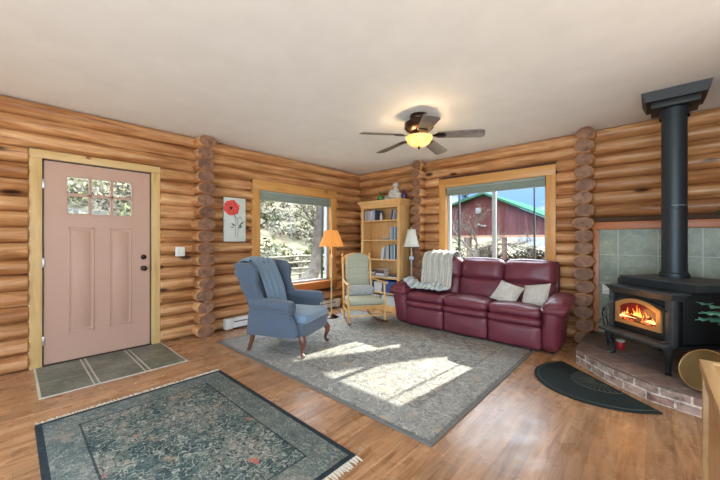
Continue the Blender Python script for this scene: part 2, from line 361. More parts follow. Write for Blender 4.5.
# ------------------------------------------------------------ mesh helpers
class MB:
    def __init__(s): s.b = bmesh.new(); s.mi = 0; s.uv = s.b.loops.layers.uv.new('UVMap')
    def faces(s, vs, fs, uvs=None, X=None):
        if X is not None: vs = [X @ Vector(v) for v in vs]
        v = [s.b.verts.new(p) for p in vs]; out = []
        for f in fs:
            try: g = s.b.faces.new([v[i] for i in f])
            except ValueError: continue
            g.material_index = s.mi; out.append(g)
            if uvs:
                for l, i in zip(g.loops, f): l[s.uv].uv = uvs[i]
        return v, out
    def box(s, x0, x1, y0, y1, z0, z1, bev=0, X=None, seg=2):
        vs = [(x, y, z) for z in (z0, z1) for y in (y0, y1) for x in (x0, x1)]
        v, f = s.faces(vs, [(0, 2, 3, 1), (4, 5, 7, 6), (0, 1, 5, 4), (2, 6, 7, 3), (0, 4, 6, 2), (1, 3, 7, 5)], X=X)
        if bev:
            es = list({e for g in f for e in g.edges})
            r = bmesh.ops.bevel(s.b, geom=es, offset=bev, segments=seg, affect='EDGES', profile=.5)
            for g in r['faces']: g.material_index = s.mi
        return s
    def rings(s, rs, cap=True, closed=True, X=None, uv=False):
        n = len(rs[0]); vs = [p for r in rs for p in r]
        fs = []; m = n if closed else n - 1
        for i in range(len(rs) - 1):
            for j in range(m):
                a = i * n + j; b_ = i * n + (j + 1) % n
                fs.append((a, b_, b_ + n, a + n))
        if cap and closed: fs += [tuple(range(n))[::-1], tuple((len(rs) - 1) * n + k for k in range(n))]
        uvs = None
        if uv: uvs = [(j / max(1, n - 1), i / max(1, len(rs) - 1)) for i in range(len(rs)) for j in range(n)]
        return s.faces(vs, fs, uvs, X)
    def tube(s, pts, rad, seg=10, X=None, cap=True, flat=None):
        pts = [Vector(p) for p in pts]
        if not isinstance(rad, (list, tuple)): rad = [rad] * len(pts)
        rs = []; up = None
        for i, p in enumerate(pts):
            d = (pts[min(i + 1, len(pts) - 1)] - pts[max(i - 1, 0)]).normalized()
            if up is None:
                up = Vector((0, 0, 1)) if abs(d.z) < .9 else Vector((1, 0, 0))
            a = d.cross(up).normalized(); b_ = a.cross(d).normalized(); up = b_
            fl = flat or 1
            rs.append([p + (a * math.cos(t) + b_ * math.sin(t) * fl) * rad[i] for t in [2 * math.pi * k / seg for k in range(seg)]])
        s.rings(rs, cap, X=X); return s
    def cyl(s, a, b_, r, r2=None, seg=16, X=None): return s.tube([a, b_], [r, r if r2 is None else r2], seg, X)
    def lathe(s, prof, c=(0, 0, 0), seg=20, X=None, cap=True, wob=None):
        rs = []
        for r, z in prof:
            rs.append([Vector((c[0] + r * (1 + (wob(k, z) if wob else 0)) * math.cos(2 * math.pi * k / seg), c[1] + r * (1 + (wob(k, z) if wob else 0)) * math.sin(2 * math.pi * k / seg), c[2] + z)) for k in range(seg)])
        s.rings(rs, cap, X=X); return s
    def prism(s, pts, axis, a, b_, bev=0, X=None):
        """pts 2D in the other two axes (in xyz order)"""
        def mk(p, q): l = list(p); l.insert(axis, q); return tuple(l)
        n = len(pts)
        vs = [mk(p, a) for p in pts] + [mk(p, b_) for p in pts]
        fs = [tuple(range(n)), tuple(range(2 * n - 1, n - 1, -1))] + [(i, i + n, (i + 1) % n + n, (i + 1) % n) for i in range(n)]
        v, f = s.faces(vs, fs, X=X)
        bmesh.ops.recalc_face_normals(s.b, faces=f)
        if bev:
            es = list({e for g in f[:2] for e in g.edges})
            r = bmesh.ops.bevel(s.b, geom=es, offset=bev, segments=2, affect='EDGES', profile=.5)
            for g in r['faces']: g.material_index = s.mi
        return s
    def pad(s, c, h, r, puff=(0, 0, 0), n=10, X=None, fn=None, uvax=None):
        """rounded soft box: centre, half sizes, corner radius, bulge per axis"""
        r = min(r, *h); idx = {}; vs = []; fs = []; uvs = []
        def key(i, j, k):
            t = (i, j, k)
            if t not in idx:
                u = [2 * q / n - 1 for q in t]
                p = Vector([u[a] * h[a] for a in range(3)])
                inn = Vector([max(-(h[a] - r), min(h[a] - r, p[a])) for a in range(3)])
                d = p - inn
                if d.length > 1e-6: p = inn + d.normalized() * r
                for a in range(3):
                    b1, b2 = [x for x in range(3) if x != a]
                    p[a] += puff[a] * u[a] * (1 - u[b1] ** 2) * (1 - u[b2] ** 2) if abs(u[a]) > .6 or True else 0
                if fn: p = fn(p, u)
                idx[t] = len(vs); vs.append(Vector(c) + p)
                uvs.append((u[uvax[0]] * .5, u[uvax[1]] * .5) if uvax else (u[0], u[1]))
            return idx[t]
        for a in range(3):
            b1, b2 = [x for x in range(3) if x != a]
            for side in (0, n):
                for i in range(n):
                    for j in range(n):
                        q = []
                        for di, dj in ((0, 0), (1, 0), (1, 1), (0, 1)):
                            t = [0, 0, 0]; t[a] = side; t[b1] = i + di; t[b2] = j + dj; q.append(key(*t))
                        if (side == 0) != (a == 1): q = q[::-1]
                        fs.append(tuple(q))
        s.faces(vs, fs, uvs, X); return s
    def ellip(s, c, r, seg=14, rg=9, X=None, fn=None):
        rs = []
        for i in range(1, rg):
            ph = math.pi * i / rg
            ring = []
            for k in range(seg):
                th = 2 * math.pi * k / seg
                d = Vector((math.sin(ph) * math.cos(th), math.sin(ph) * math.sin(th), -math.cos(ph)))
                p = Vector((d.x * r[0], d.y * r[1], d.z * r[2]))
                if fn: p = p * fn(d)
                ring.append(p + Vector(c))
            rs.append(ring)
        s.rings(rs, True, X=X); return s
    def grid(s, fn, nu, nv, X=None, thick=0):
        vs = [fn(i / nu, j / nv) for j in range(nv + 1) for i in range(nu + 1)]
        uv = [(i / nu, j / nv) for j in range(nv + 1) for i in range(nu + 1)]
        W = nu + 1
        fs = [(j * W + i, j * W + i + 1, (j + 1) * W + i + 1, (j + 1) * W + i) for j in range(nv) for i in range(nu)]
        s.faces(vs, fs, uv, X); return s
    def build(s, name, mats, parent=None, smooth=40, solid=0, label=None, subsurf=0, tint=None):
        b = s.b
        if parent is not None and parent.get('_inv'): pass
        bmesh.ops.recalc_face_normals(b, faces=b.faces[:])
        for f in b.faces: f.smooth = smooth > 0
        if smooth:
            for ed in b.edges:
                if len(ed.link_faces) == 2 and ed.calc_face_angle(0) > R(smooth): ed.smooth = False
        me = bpy.data.meshes.new(name); b.to_mesh(me); b.free()
        for m in (mats if isinstance(mats, (list, tuple)) else [mats]): me.materials.append(M[m] if isinstance(m, str) else m)
        if tint is not None:
            a = me.attributes.new('tint', 'FLOAT', 'POINT'); a.data.foreach_set('value', tint)
        o = bpy.data.objects.new(name, me); col.objects.link(o)
        if parent is not None: o.parent = parent
        if solid:
            q = o.modifiers.new('solid', 'SOLIDIFY'); q.thickness = solid; q.offset = 0
        if subsurf:
            q = o.modifiers.new('sub', 'SUBSURF'); q.levels = q.render_levels = subsurf
        if label: o['label'] = label
        return o
def tag(o, label, cat, group=None, kind=None):
    if label: o['label'] = label
    if cat: o['category'] = cat
    if group: o['group'] = group
    if kind: o['kind'] = kind
    return o
def thing(name, label, cat, loc=(0, 0, 0), rz=0, group=None):
    o = bpy.data.objects.new(name, None); col.objects.link(o); o.location = loc; o.rotation_euler = (0, 0, rz)
    o.empty_display_size = .1
    return tag(o, label, cat, group)
def struct(o, label=None):
    o['kind'] = 'structure'
    if label: o['label'] = label
    return o
def boxo(name, m, parent, *a, bev=0, label=None):
    return MB().box(*a, bev=bev).build(name, m, parent, label=label)
rnd = random.Random(7)

# ------------------------------------------------------------ shell
H = 2.59; NR = 17; DZ = H / NR
struct(boxo('floor', 'floor', None, -.2, 8.5, -8.5, .2, -.2, 0), 'glossy oak plank floor')
struct(boxo('ceiling', 'ceiling', None, -.3, 8.5, -8.5, .3, H, H + .15), 'smooth off-white ceiling')

def log(mb, tints, axis, a0, a1, cc, zc, rx=.125, rz=.085, tint=.5, endmat=None, seg=14, step=.22, seed=0, dirs=1):
    """a peeled log from a0 to a1 along axis 0 (x) or 1 (y); cc is its centre on the other axis"""
    n = max(1, int((a1 - a0) / step)); rs = []
    bev = .012
    st = [a0, a0 + bev] + [a0 + (a1 - a0) * i / n for i in range(1, n)] + [a1 - bev, a1]
    for i, a in enumerate(st):
        k = .90 if i in (0, len(st) - 1) else 1
        ring = []
        for j in range(seg):
            t = 2 * math.pi * j / seg
            q = 1 + .13 * (noise.noise(Vector((a * 1.7, zc * 9 + seed, math.cos(t) * 1.2 + 3))))
            u = math.cos(t) * rx * k * q; z = math.sin(t) * rz * k
            z = max(-DZ * .53, min(DZ * .53, z))
            p = (a, cc + u, zc + z) if axis == 0 else (cc + u, a, zc + z)
            ring.append(p)
        rs.append(ring)
    v, f = mb.rings(rs)
    if endmat is not None: f[-1].material_index = endmat; f[-2].material_index = endmat
    tints += [tint] * len(v)

def log_wall(name, axis, length, openings, cc, m, label, backing):
    mb = MB(); tn = []; rr = random.Random(name)
    for i in range(NR):
        zc = DZ * (i + .5)
        spans = [length]
        for (o0, o1, z0, z1) in openings:
            if zc + DZ * .35 > z0 and zc - DZ * .35 < z1:
                ns_ = []
                for s0, s1 in spans:
                    if o0 > s0: ns_.append((s0, min(s1, o0)))
                    if o1 < s1: ns_.append((max(s0, o1), s1))
                spans = ns_
        tt = rr.random()
        for s0, s1 in spans:
            if s1 - s0 < .03: continue
            log(mb, tn, axis, s0, s1, cc, zc, tint=min(1, max(0, tt * .6 + rr.random() * .4)), seed=i)
    o = mb.build(name, m, None, tint=tn); struct(o, label)
    b = MB()
    for a in backing: b.box(*a)
    b.build('chinking', 'chink', o)
    return o
D0, D1, DT = -4.69, -3.585, 2.125
W1 = (-2.385, -.67, .375, 2.155)
W2 = (1.79, 3.47, .80, 2.235)
wl = log_wall('wall_left', 1, (-8.4, .06), [(D0, D1, -1, DT), W1], -.085, 'log_y', 'stacked peeled log wall with the pink door',
    [(-.12, -.075, -8.4, D0, 0, H), (-.12, -.075, D0, D1, DT, H), (-.12, -.075, D1, W1[0], 0, H), (-.12, -.075, W1[0], W1[1], 0, W1[2]), (-.12, -.075, W1[0], W1[1], W1[3], H), (-.12, -.075, W1[1], .05, 0, H)])
wr = log_wall('wall_back', 0, (-.06, 5.6), [W2, (3.86, 5.6, -1, 1.40)], .085, 'log_x', 'stacked peeled log wall behind sofa and stove',
    [(-.05, W2[0], .075, .12, 0, H), (W2[0], W2[1], .075, .12, 0, W2[2]), (W2[0], W2[1], .075, .12, W2[3], H), (W2[1], 5.6, .075, .12, 0, H)])
# short return wall on the right of the hearth
mb = MB(); tn = []
for i in range(NR): log(mb, tn, 1, -1.95, .05, 5.42, DZ * (i + .5), tint=rnd.random(), seed=40 + i)
struct(mb.build('wall_right', 'log_y', None, tint=tn), 'log wall to the right of the stove')

def stub(name, label, axis, c0, c1, p, back):
    """sawn ends of a crossing log wall: they run along axis and stick out to p"""
    mb = MB(); tn = []; rr = random.Random(name)
    cm = (c0 + c1) / 2; hw = (c1 - c0) / 2
    for i in range(NR):
        pp = p + (rr.random() - .5) * .05; sh = (rr.random() - .5) * .025; zc = DZ * (i + .5)
        a, b_ = (back, pp) if pp > back else (pp, back)
        mb2 = []
        log(mb, tn, axis, a, b_, cm + sh, zc, rx=hw * (1 + (rr.random() - .5) * .12), rz=.080, tint=.25 + rr.random() * .5, endmat=1, seg=18, seed=i + 70)
    return struct(mb.build(name, ['log_x' if axis == 0 else 'log_y', 'log_end'], None, tint=tn), label)
stub('wall_stub', 'sawn log ends between the door and the poppy picture', 0, -3.235, -3.00, .20, -.05)
stub('wall_stub', 'sawn log ends between bookcase and sofa window', 1, 1.36, 1.555, -.20, .05)
stub('wall_stub', 'sawn log ends between sofa and stove', 1, 3.69, 3.895, -.20, .05)

# ------------------------------------------------------------ door
d = thing('door_1', None, None, (0, 0, 0)); d['kind'] = 'structure'; d['label'] = 'dusty pink panelled front door with six small panes'
fy0, fy1 = -4.585, -3.69
def door_slab():
    mb = MB()
    pans = [(-4.42, -4.245), (-4.228, -4.062), (-4.04, -3.868)]
    zr = [(1.515, 1.700), (1.725, 1.900)]
    # build slab as strips around pane holes
    ys = [fy0] + [q for p in pans for q in p] + [fy1]; x0, x1 = -.06, -.015
    zs = [0.012, 1.515, 1.700, 1.725, 1.90, 2.03]
    for i in range(len(ys) - 1):
        for j in range(len(zs) - 1):
            if i % 2 == 1 and j in (1, 3): continue
            mb.box(x0, x1, ys[i], ys[i + 1], zs[j], zs[j + 1])
    bmesh.ops.remove_doubles(mb.b, verts=mb.b.verts[:], dist=1e-5)
    for a, b_, z0, z1 in ((-4.41, -4.20, .29, 1.375), (-4.075, -3.868, .29, 1.375)):
        for q in ((a, a + .014, z0, z1), (b_ - .014, b_, z0, z1), (a, b_, z0, z0 + .014), (a, b_, z1 - .014, z1)):
            mb.box(-.015, -.010, q[0], q[1], q[2], q[3], bev=.002)
        mb.box(-.015, -.011, a + .035, b_ - .035, z0 + .035, z1 - .035, bev=.002)
    # pane beads
    for a, b_ in pans:
        for z0, z1 in zr:
            for q in ((a - .006, a + .004, z0 - .006, z1 + .006), (b_ - .004, b_ + .006, z0 - .006, z1 + .006), (a, b_, z0 - .006, z0 + .004), (a, b_, z1 - .004, z1 + .006)):
                mb.box(-.015, -.009, *q)
    return mb
door_slab().build('door_panel', 'paint', d)
for a, b_ in ((-4.42, -4.245), (-4.228, -4.062), (-4.04, -3.868)):
    for z0, z1 in ((1.515, 1.700), (1.725, 1.900)): boxo('pane', 'glass', d, -.040, -.034, a, b_, z0, z1)
mb = MB().box(-.05, .012, D0, -4.60, 0, DT, .004).box(-.05, .012, -3.675, D1, 0, DT, .004); mb.build('door_casing', 'trim_pine', d, label='knotty yellow pine uprights')
boxo('head_casing', 'trim_pine_h', d, -.05, .016, D0, D1, 2.045, DT, bev=.004)
boxo('door_stop', 'darkline', d, -.062, -.03, -4.602, fy0 - .002, 0, 2.04); boxo('door_stop', 'darkline', d, -.062, -.03, fy1 + .002, -3.673, 0, 2.04)
boxo('door_stop', 'darkline', d, -.062, -.03, -4.60, -3.675, 2.031, 2.044)
boxo('threshold', 'bronze', d, -.07, .02, -4.60, -3.675, 0, .014, bev=.003)
kn = MB().lathe([(.001, 0), (.028, 0), (.028, .006), (.012, .010), (.011, .03), (.024, .038), (.030, .05), (.026, .062), (.001, .066)], X=Matrix.Translation((-.012, -3.755, .915)) @ Matrix.Rotation(R(90), 4, 'Y')).build('door_knob', 'bronze', d, label='dark bronze round knob')
MB().lathe([(.001, 0), (.030, 0), (.028, .010), (.016, .016), (.001, .017)], X=Matrix.Translation((-.012, -3.752, 1.045)) @ Matrix.Rotation(R(90), 4, 'Y')).build('deadbolt', 'bronze', d)
for z in (.25, 1.02, 1.80): boxo('hinge', 'steel', d, -.02, -.004, -4.603, -4.583, z - .045, z + .045, bev=.002)
struct(boxo('floor_landing', 'tile_floor', None, .0, .88, -4.66, -3.575, 0, .006), 'slate tile landing set in the floor by the door')
sw = thing('light_switch', 'white double light switch on the logs beside the pink door', 'switch', (.02, -3.375, 1.10))
boxo('plate', 'white', sw, 0.012, .026, -.055, .055, -.058, .058, bev=.004)
for y in (-.025, .025): boxo('toggle', 'ivory', sw, .026, .034, y - .012, y + .012, -.03, .03, bev=.002)

# ------------------------------------------------------------ windows
def window(name, label, axis, a0, a1, z0, z1, tw, mull, bottom, shade_h, shade_label):
    o = thing(name, None, None); o['kind'] = 'structure'; o['label'] = label
    def bx(nm, m, u0, u1, d0, d1, za, zb, bev=.003, par=o, **k):
        # d: depth measured towards the room
        if axis == 1: return boxo(nm, m, par, d0, d1, u0, u1, za, zb, bev=bev, **k)
        return boxo(nm, m, par, u0, u1, -d1, -d0, za, zb, bev=bev, **k)
    fr = M['frame_v']; fh = M['frame_y' if axis == 1 else 'frame_x']
    bx('casing', fr, a0, a0 + tw, -.16, .02, z0, z1); bx('casing', fr, a1 - tw, a1, -.16, .02, z0, z1)
    bx('head_casing', fh, a0, a1, -.16, .024, z1 - tw - .02, z1)
    bx('sill_board', M['apron'] if axis == 1 else fh, a0, a1, -.16, .03, z0, z0 + bottom)
    g0, g1, h0, h1 = a0 + tw, a1 - tw, z0 + bottom, z1 - tw - .02
    v = .035
    for q in ((g0, g0 + v, h0, h1), (g1 - v, g1, h0, h1), (g0, g1, h0, h0 + v), (g0, g1, h1 - v, h1)):
        bx('window_frame', 'vinyl', q[0], q[1], -.14, -.075, q[2], q[3])
    for u, wd, m in mull: bx('mullion', m, u - wd, u + wd, -.13, -.08, h0 + v, h1 - v)
    pn = bx('pane', 'glass', g0 + v, g1 - v, -.112, -.106, h0 + v, h1 - v, bev=0)
    # cellular blind drawn up under the head
    s = thing('roller_blind', shade_label, 'blind')
    mb = MB()
    y0, y1 = g0 + .012, g1 - .012
    def B(d0, d1, za, zb, bev=.004):
        if axis == 1: mb.box(d0, d1, y0, y1, za, zb, bev)
        else: mb.box(y0, y1, -d1, -d0, za, zb, bev)
    n = 5
    for k in range(n): B(-.055, .0 - .004 * (k % 2), h1 - .045 - (k + 1) * (shade_h - .055) / n, h1 - .045 - k * (shade_h - .055) / n - .001)
    mb.build('cellular_cloth', 'shade_g', s)
    mb = MB(); B(-.06, .005, h1 - .044, h1 - .001); mb.build('head_rail', 'shade_g', s)
    mb = MB(); B(-.05, .002, h1 - shade_h - .012, h1 - shade_h + .006); mb.build('bottom_rail', 'shade_g', s)
    return o
window('window_1', 'picture window over the heater, orange pine casing', 1, *W1, .13, [(-2.20, .006, 'darkline'), (-.93, .008, 'darkline')], .13, .135, 'sage green blind pulled up in the window behind the blue wing chair')
window('window_2', 'wide slider window behind the sofa', 0, *W2, .115, [(2.09, .008, 'darkline'), (2.645, .028, 'vinyl'), (3.19, .007, 'darkline')], .11, .125, 'sage green blind pulled up in the window behind the burgundy sofa')

# tile surround and ledge by the stove
struct(boxo('wall_tile_panel', 'tile_wall', None, 3.92, 5.3, -.015, .05, .0, 1.37), 'sage stone tile panel behind the stove')
struct(boxo('trim_1', 'redledge', None, 3.857, 5.3, -.06, .08, 1.37, 1.456, bev=.004), 'red stained ledge over the tile')
struct(boxo('trim_2', 'redledge', None, 3.868, 3.925, -.035, .05, .0, 1.37, bev=.003), 'red stained upright beside the tile')
ot = thing('wall_outlet', 'white wall outlet low on the tile to the left of the stove', 'outlet', (3.99, -.016, .66))
boxo('plate', 'white', ot, -.035, .035, -.008, 0, -.058, .058, bev=.003)
for z in (-.025, .025): boxo('socket', 'ivory', ot, -.016, .016, -.012, -.007, z - .014, z + .014, bev=.003)

# ------------------------------------------------------------ baseboard heater
hx = thing('baseboard_heater', 'long white electric baseboard heater on the floor under the window', 'heater', (.035, -2.80, .0))
mb = MB().prism([(0, .02), (.065, .02), (.075, .03), (.075, .10), (.05, .15), (0, .155)], 1, .0, 2.1, .002)
mb.build('heater_body', 'white', hx)
mb = MB()
mb.box(.068, .078, .09, 2.02, .102, .112); mb.build('vent_slot', 'darkline', hx)
boxo('end_cap', 'white', hx, 0, .082, -.03, .075, .015, .16, bev=.006); boxo('end_cap', 'white', hx, 0, .082, 2.03, 2.13, .015, .16, bev=.006)

# ------------------------------------------------------------ poppy painting
p = thing('poppy_painting', 'tall narrow canvas of a red poppy hung on the logs', 'painting', (.035, -2.675, 1.530))
boxo('canvas', 'canvas', p, 0, .035, -.157, .157, -.307, .307, bev=.003)
mb = MB(); rr = random.Random(3)
for k in range(7):
    a = k * 2 * math.pi / 7 + .3; cy, cz = -.050 + .050 * math.cos(a), .165 + .045 * math.sin(a)
    pts = []
    for j in range(16):
        t = 2 * math.pi * j / 16; r_ = .062 * (1 + .14 * math.sin(5 * t + k) + .08 * rr.random())
        pts.append((cy + r_ * math.cos(t), cz + r_ * math.sin(t)))
    mb.prism(pts, 0, .0355 + k * .0003, .0368 + k * .0003)
mb.build('petals', 'poppy', p)
mb = MB().prism([(-.06 + .021 * (1 + .3 * math.sin(3 * t)) * math.cos(t), .160 + .024 * math.sin(t)) for t in [j * math.pi / 7 for j in range(14)]], 0, .0385, .0402); mb.build('flower_heart', 'poppy_d', p)
mb = MB()
def stemline(pts, r=.003): mb.tube([(.0365, a, b) for a, b in pts], r, 6)
stemline([(-.035, .12), (-.005, .05), (.01, -.05), (0.0, -.24)]); stemline([(-.01, .07), (.035, .0), (.045, -.1), (.035, -.25)]); stemline([(.03, -.0), (.075, .05), (.085, .03)])
for (a, b_, an, l) in ((.0, -.09, 2.5, .07), (.05, -.12, .6, .075), (.06, -.10, 1.1, .07), (-.02, -.11, 3.0, .05), (.085, .03, 5.2, .03), (.09, -.06, .9, .06)):
    ca, sa = math.cos(an), math.sin(an)
    mb.prism([(a + ca * u * l - sa * v_ * l, b_ + sa * u * l + ca * v_ * l) for u, v_ in ((0, 0), (.3, .16), (.6, .14), (1, 0), (.6, -.14), (.3, -.16))], 0, .0355, .037)
mb.build('stems_and_leaves', 'stem', p)

# ------------------------------------------------------------ rugs
def rug(name, label, ext, m, th=.012):
    o = thing(name, label, 'rug', ((ext[0] + ext[1]) / 2, (ext[2] + ext[3]) / 2, 0))
    o.location = (0, 0, 0)
    boxo('rug_pile', m, o, ext[0], ext[1], ext[2], ext[3], .001, th, bev=.004)
    return o
rb = rug('area_rug', 'large pale grey patterned rug under sofa, rocker and wing chair', RUGB, 'rug_big')
mb = MB()
for q in ((RUGB[0], RUGB[1], RUGB[2] - .006, RUGB[2] + .004), (RUGB[0], RUGB[1], RUGB[3] - .004, RUGB[3] + .006)): mb.box(q[0], q[1], q[2], q[3], .001, .0125, .003)
for q in ((RUGB[0] - .006, RUGB[0] + .004, RUGB[2], RUGB[3]), (RUGB[1] - .004, RUGB[1] + .006, RUGB[2], RUGB[3])): mb.box(q[0], q[1], q[2], q[3], .001, .0125, .003)
mb.build('bound_edge', plain('rug_binding', (.15, .145, .135), .9), rb)
rd = rug('fringed_rug', 'smaller dark teal worn rug with fringed ends, nearest the camera', RUGD, 'rug_dark', .010)
for xx, s in ((RUGD[0], -1), (RUGD[1], 1)):
    mb = MB(); rr = random.Random(int(xx * 10))
    for k in range(150):
        y = RUGD[2] + .008 + k * (RUGD[3] - RUGD[2] - .016) / 149
        L_ = .035 + rr.random() * .02; dy = (rr.random() - .5) * .025
        mb.tube([(xx - s * .004, y, .007), (xx + s * L_ * .5, y + dy * .5, .006 + rr.random() * .003), (xx + s * L_, y + dy, .004)], [.0028, .0032, .002], 5)
    f = mb.build('fringe', 'fringe', rd, label='cream cotton fringe'); f['kind'] = 'stuff'
# hearth mat: half oval
E1 = Vector((.745, -.667, 0)); N1 = Vector((-.667, -.745, 0)); C1 = Vector((4.085, -1.325, 0))
hm = thing('hearth_mat', 'dark green half-round hearth mat on the floor against the stone hearth', 'mat')
pts = [C1 + E1 * (-.5 * math.cos(t)) + N1 * (.54 * math.sin(t)) for t in [math.pi * k / 30 for k in range(31)]]
MB().prism([(q.x, q.y) for q in pts], 2, .001, .011, .003).build('mat_pad', 'rubber', hm)
mb = MB()
for sc_ in (.93, .42):
    mb.tube([C1 + N1 * .02 + (E1 * (-.5 * math.cos(t)) + N1 * (.52 * math.sin(t))) * sc_ + Vector((0, 0, .011)) for t in [math.pi * k / 30 for k in range(31)]], .003, 5)
for k in range(1, 16):
    t = math.pi * k / 16; dd = E1 * (-.5 * math.cos(t)) + N1 * (.52 * math.sin(t))
    mb.tube([C1 + N1 * .02 + dd * .1 + Vector((0, 0, .011)), C1 + N1 * .02 + dd * .40 + Vector((0, 0, .011))], .0025, 5)
mb.build('sunray_pattern', plain('mat_relief', (.060, .065, .05), .7), hm, label='raised sun-ray lines')

# ------------------------------------------------------------ hearth
HP = [(3.825, -.016), (3.825, -.92), (4.12, -1.27), (4.40, -1.475), (4.70, -1.55), (5.29, -1.55), (5.29, -.016)]
hz = .135
he = thing('hearth', 'raised stone and brick hearth under the wood stove', 'hearth')
mb = MB(); acc = 0
for i in range(len(HP) - 2):
    a, b_ = HP[i], HP[i + 1]; l = math.dist(a, b_); n = max(1, int(l / .04))
    def fn(u, v, a=a, b_=b_): return (a[0] + (b_[0] - a[0]) * u, a[1] + (b_[1] - a[1]) * u, v * (hz - .0))
    vs = [fn(i_ / n, j) for j in (0, 1) for i_ in range(n + 1)]; uv = [(acc + l * i_ / n, j * hz) for j in (0, 1) for i_ in range(n + 1)]
    mb.faces(vs, [(k, k + 1, k + n + 2, k + n + 1) for k in range(n)], uv); acc += l
bmesh.ops.remove_doubles(mb.b, verts=mb.b.verts[:], dist=1e-4)
mb.build('stone_face', 'brick', he)
cxh, cyh = 4.55, -.5
MB().prism([(cxh + (x - cxh) * 1.008, cyh + (y - cyh) * 1.008 if y < -.1 else y) for x, y in HP], 2, hz - .004, hz + .008, .003).build('hearth_top', 'hearthtop', he)
hz += .008

# ------------------------------------------------------------ stove
SX = Matrix.Translation((4.30, -1.0, hz)) @ Matrix.Rotation(math.atan2(-.677, .736), 4, 'Z')
st = thing('wood_stove', 'black cast iron wood stove with a fire behind its arched glass door', 'stove')
st.matrix_world = SX
# local: x along the front, +y to the back, z from the hearth top
def leg(x, y, fx, fy):
    mb = MB()
    mb.tube([(x, y, .24), (x + fx * .035, y + fy * .035, .20), (x + fx * .035, y + fy * .035, .14), (x + fx * .005, y + fy * .005, .06), (x + fx * .008, y + fy * .008, .02), (x + fx * .035, y + fy * .035, .0)],
            [.045, .040, .028, .018, .018, .024], 10)
    return mb.build('leg', 'iron', st)
for x in (-.245, .245):
    for y in (.02, .50): leg(x, y, 1 if x > 0 else -1, -1 if y < .3 else 1)
mb = MB().box(-.27, .27, .03, .56, .235, .64, .012)
mb.build('firebox', 'iron', st)
mb = MB().prism([(-.31, -.10), (.33, -.10), (.29, .06), (-.29, .06)], 2, .225, .255, .006); mb.build('ash_lip', 'ironlite', st)
mb = MB().prism([(-.29, .0), (.29, .0), (.29, .56), (-.29, .56)], 2, .20, .235, .006); mb.build('base_plate', 'iron', st)
for q_ in ((.235, .30, .0, .055), (-.30, -.26, .0, .055)): boxo('corner_trim', 'ironlite', st, *q_, .235, .66, bev=.01)
boxo('side_shield', 'iron', st, .285, .30, .10, .56, .25, .66, bev=.004)
# sloping front hood
mb = MB()
mb.faces([(-.285, -.045, .655), (.33, -.045, .655), (.33, .10, .655), (-.285, .10, .655), (-.27, .0, .60), (.29, .0, .60), (.29, .1, .60), (-.29, .1, .60)],
         [(0, 1, 2, 3), (4, 7, 6, 5), (0, 4, 5, 1), (1, 5, 6, 2), (2, 6, 7, 3), (3, 7, 4, 0)])
mb.box(-.295, .34, -.055, .12, .655, .672, .004)
mb.build('front_hood', 'ironlite', st)
mb = MB().box(-.31, .31, .10, .58, .64, .735, .008); mb.build('heat_shield', 'iron', st)
mb = MB().faces([(-.34, .05, .745), (.42, .05, .745), (.42, .58, .745), (-.34, .58, .745), (-.28, .10, .69), (.36, .10, .69), (.36, .55, .69), (-.28, .55, .69)],
         [(0, 1, 2, 3), (4, 7, 6, 5), (0, 4, 5, 1), (1, 5, 6, 2), (2, 6, 7, 3), (3, 7, 4, 0)])
mb = MB()
mb.faces([(-.22, .05, .750), (.42, .05, .750), (.46, .60, .750), (-.30, .60, .750), (-.20, .10, .685), (.37, .10, .685), (.40, .56, .685), (-.30, .56, .685)],
         [(0, 1, 2, 3), (4, 7, 6, 5), (0, 4, 5, 1), (1, 5, 6, 2), (2, 6, 7, 3), (3, 7, 4, 0)])
mb.prism([(-.23, .045), (.43, .045), (.465, .61), (-.31, .61)], 2, .750, .762, .003)
mb.build('cook_top', 'ironlite', st)
# door with arch
def arch(w0, z0, z1, rise, n=14):
    pts = [(-w0, z0), (w0, z0), (w0, z1)]
    for k in range(1, n): 
        u = 1 - 2 * k / n; pts.append((w0 * u, z1 + rise * (1 - u * u)))
    pts.append((-w0, z1)); return pts
dr = MB().prism(arch(.235, .275, .53, .05), 1, .005, .035, .004).build('stove_door', 'iron', st)
outer = arch(.215, .325, .505, .065); inner = arch(.175, .365, .480, .056)
mb = MB(); n = len(outer)
vs = [(x, -.012, z) for x, z in outer] + [(x, -.012, z) for x, z in inner] + [(x, .006, z) for x, z in outer] + [(x, .006, z) for x, z in inner]
fs = []
for i in range(n):
    j = (i + 1) % n
    fs += [(i, j, j + n, i + n), (i, i + 2 * n, j + 2 * n, j), (i + n, j + n, j + 3 * n, i + 3 * n)]
mb.faces(vs, fs); mb.build('brass_arch', 'brass', dr, label='polished brass arched door frame')
M['firedark'] = plain('firelit_glass', (.10, .012, .008), .25, emit=(.28, .02, .01), es=.05)  # red fire glow is put into the glass colour and emission
MB().prism(inner, 1, -.001, .003).build('fire_glass', 'firedark', dr)
mb = MB(); rr = random.Random(5)
for k, (x, hh) in enumerate(((-.13, .06), (-.10, .10), (-.065, .07), (-.03, .105), (0.0, .145), (.03, .12), (.055, .07), (.09, .105), (.12, .07), (-.015, .08), (.145, .05), (-.145, .045))):
    z = .362 + rr.random() * .02
    prof = [(x - .02, z), (x - .024, z + hh * .3), (x - .006 + .012 * rr.random(), z + hh * .62), (x + (rr.random() - .5) * .03, z + hh), (x + .010, z + hh * .6), (x + .022, z + hh * .3), (x + .018, z)]
    mb.prism(prof, 1, -.008 - k * .0003, -.003, .001)
mb.build('flames', 'flame', dr, label='orange and yellow flames')
mb = MB()
mb.tube([(-.15, -.005, .372), (.0, -.007, .378), (.15, -.005, .370)], [.016, .019, .015], 8); mb.tube([(-.11, -.006, .415), (.0, -.007, .408), (.06, -.006, .40)], [.011, .013, .010], 8)
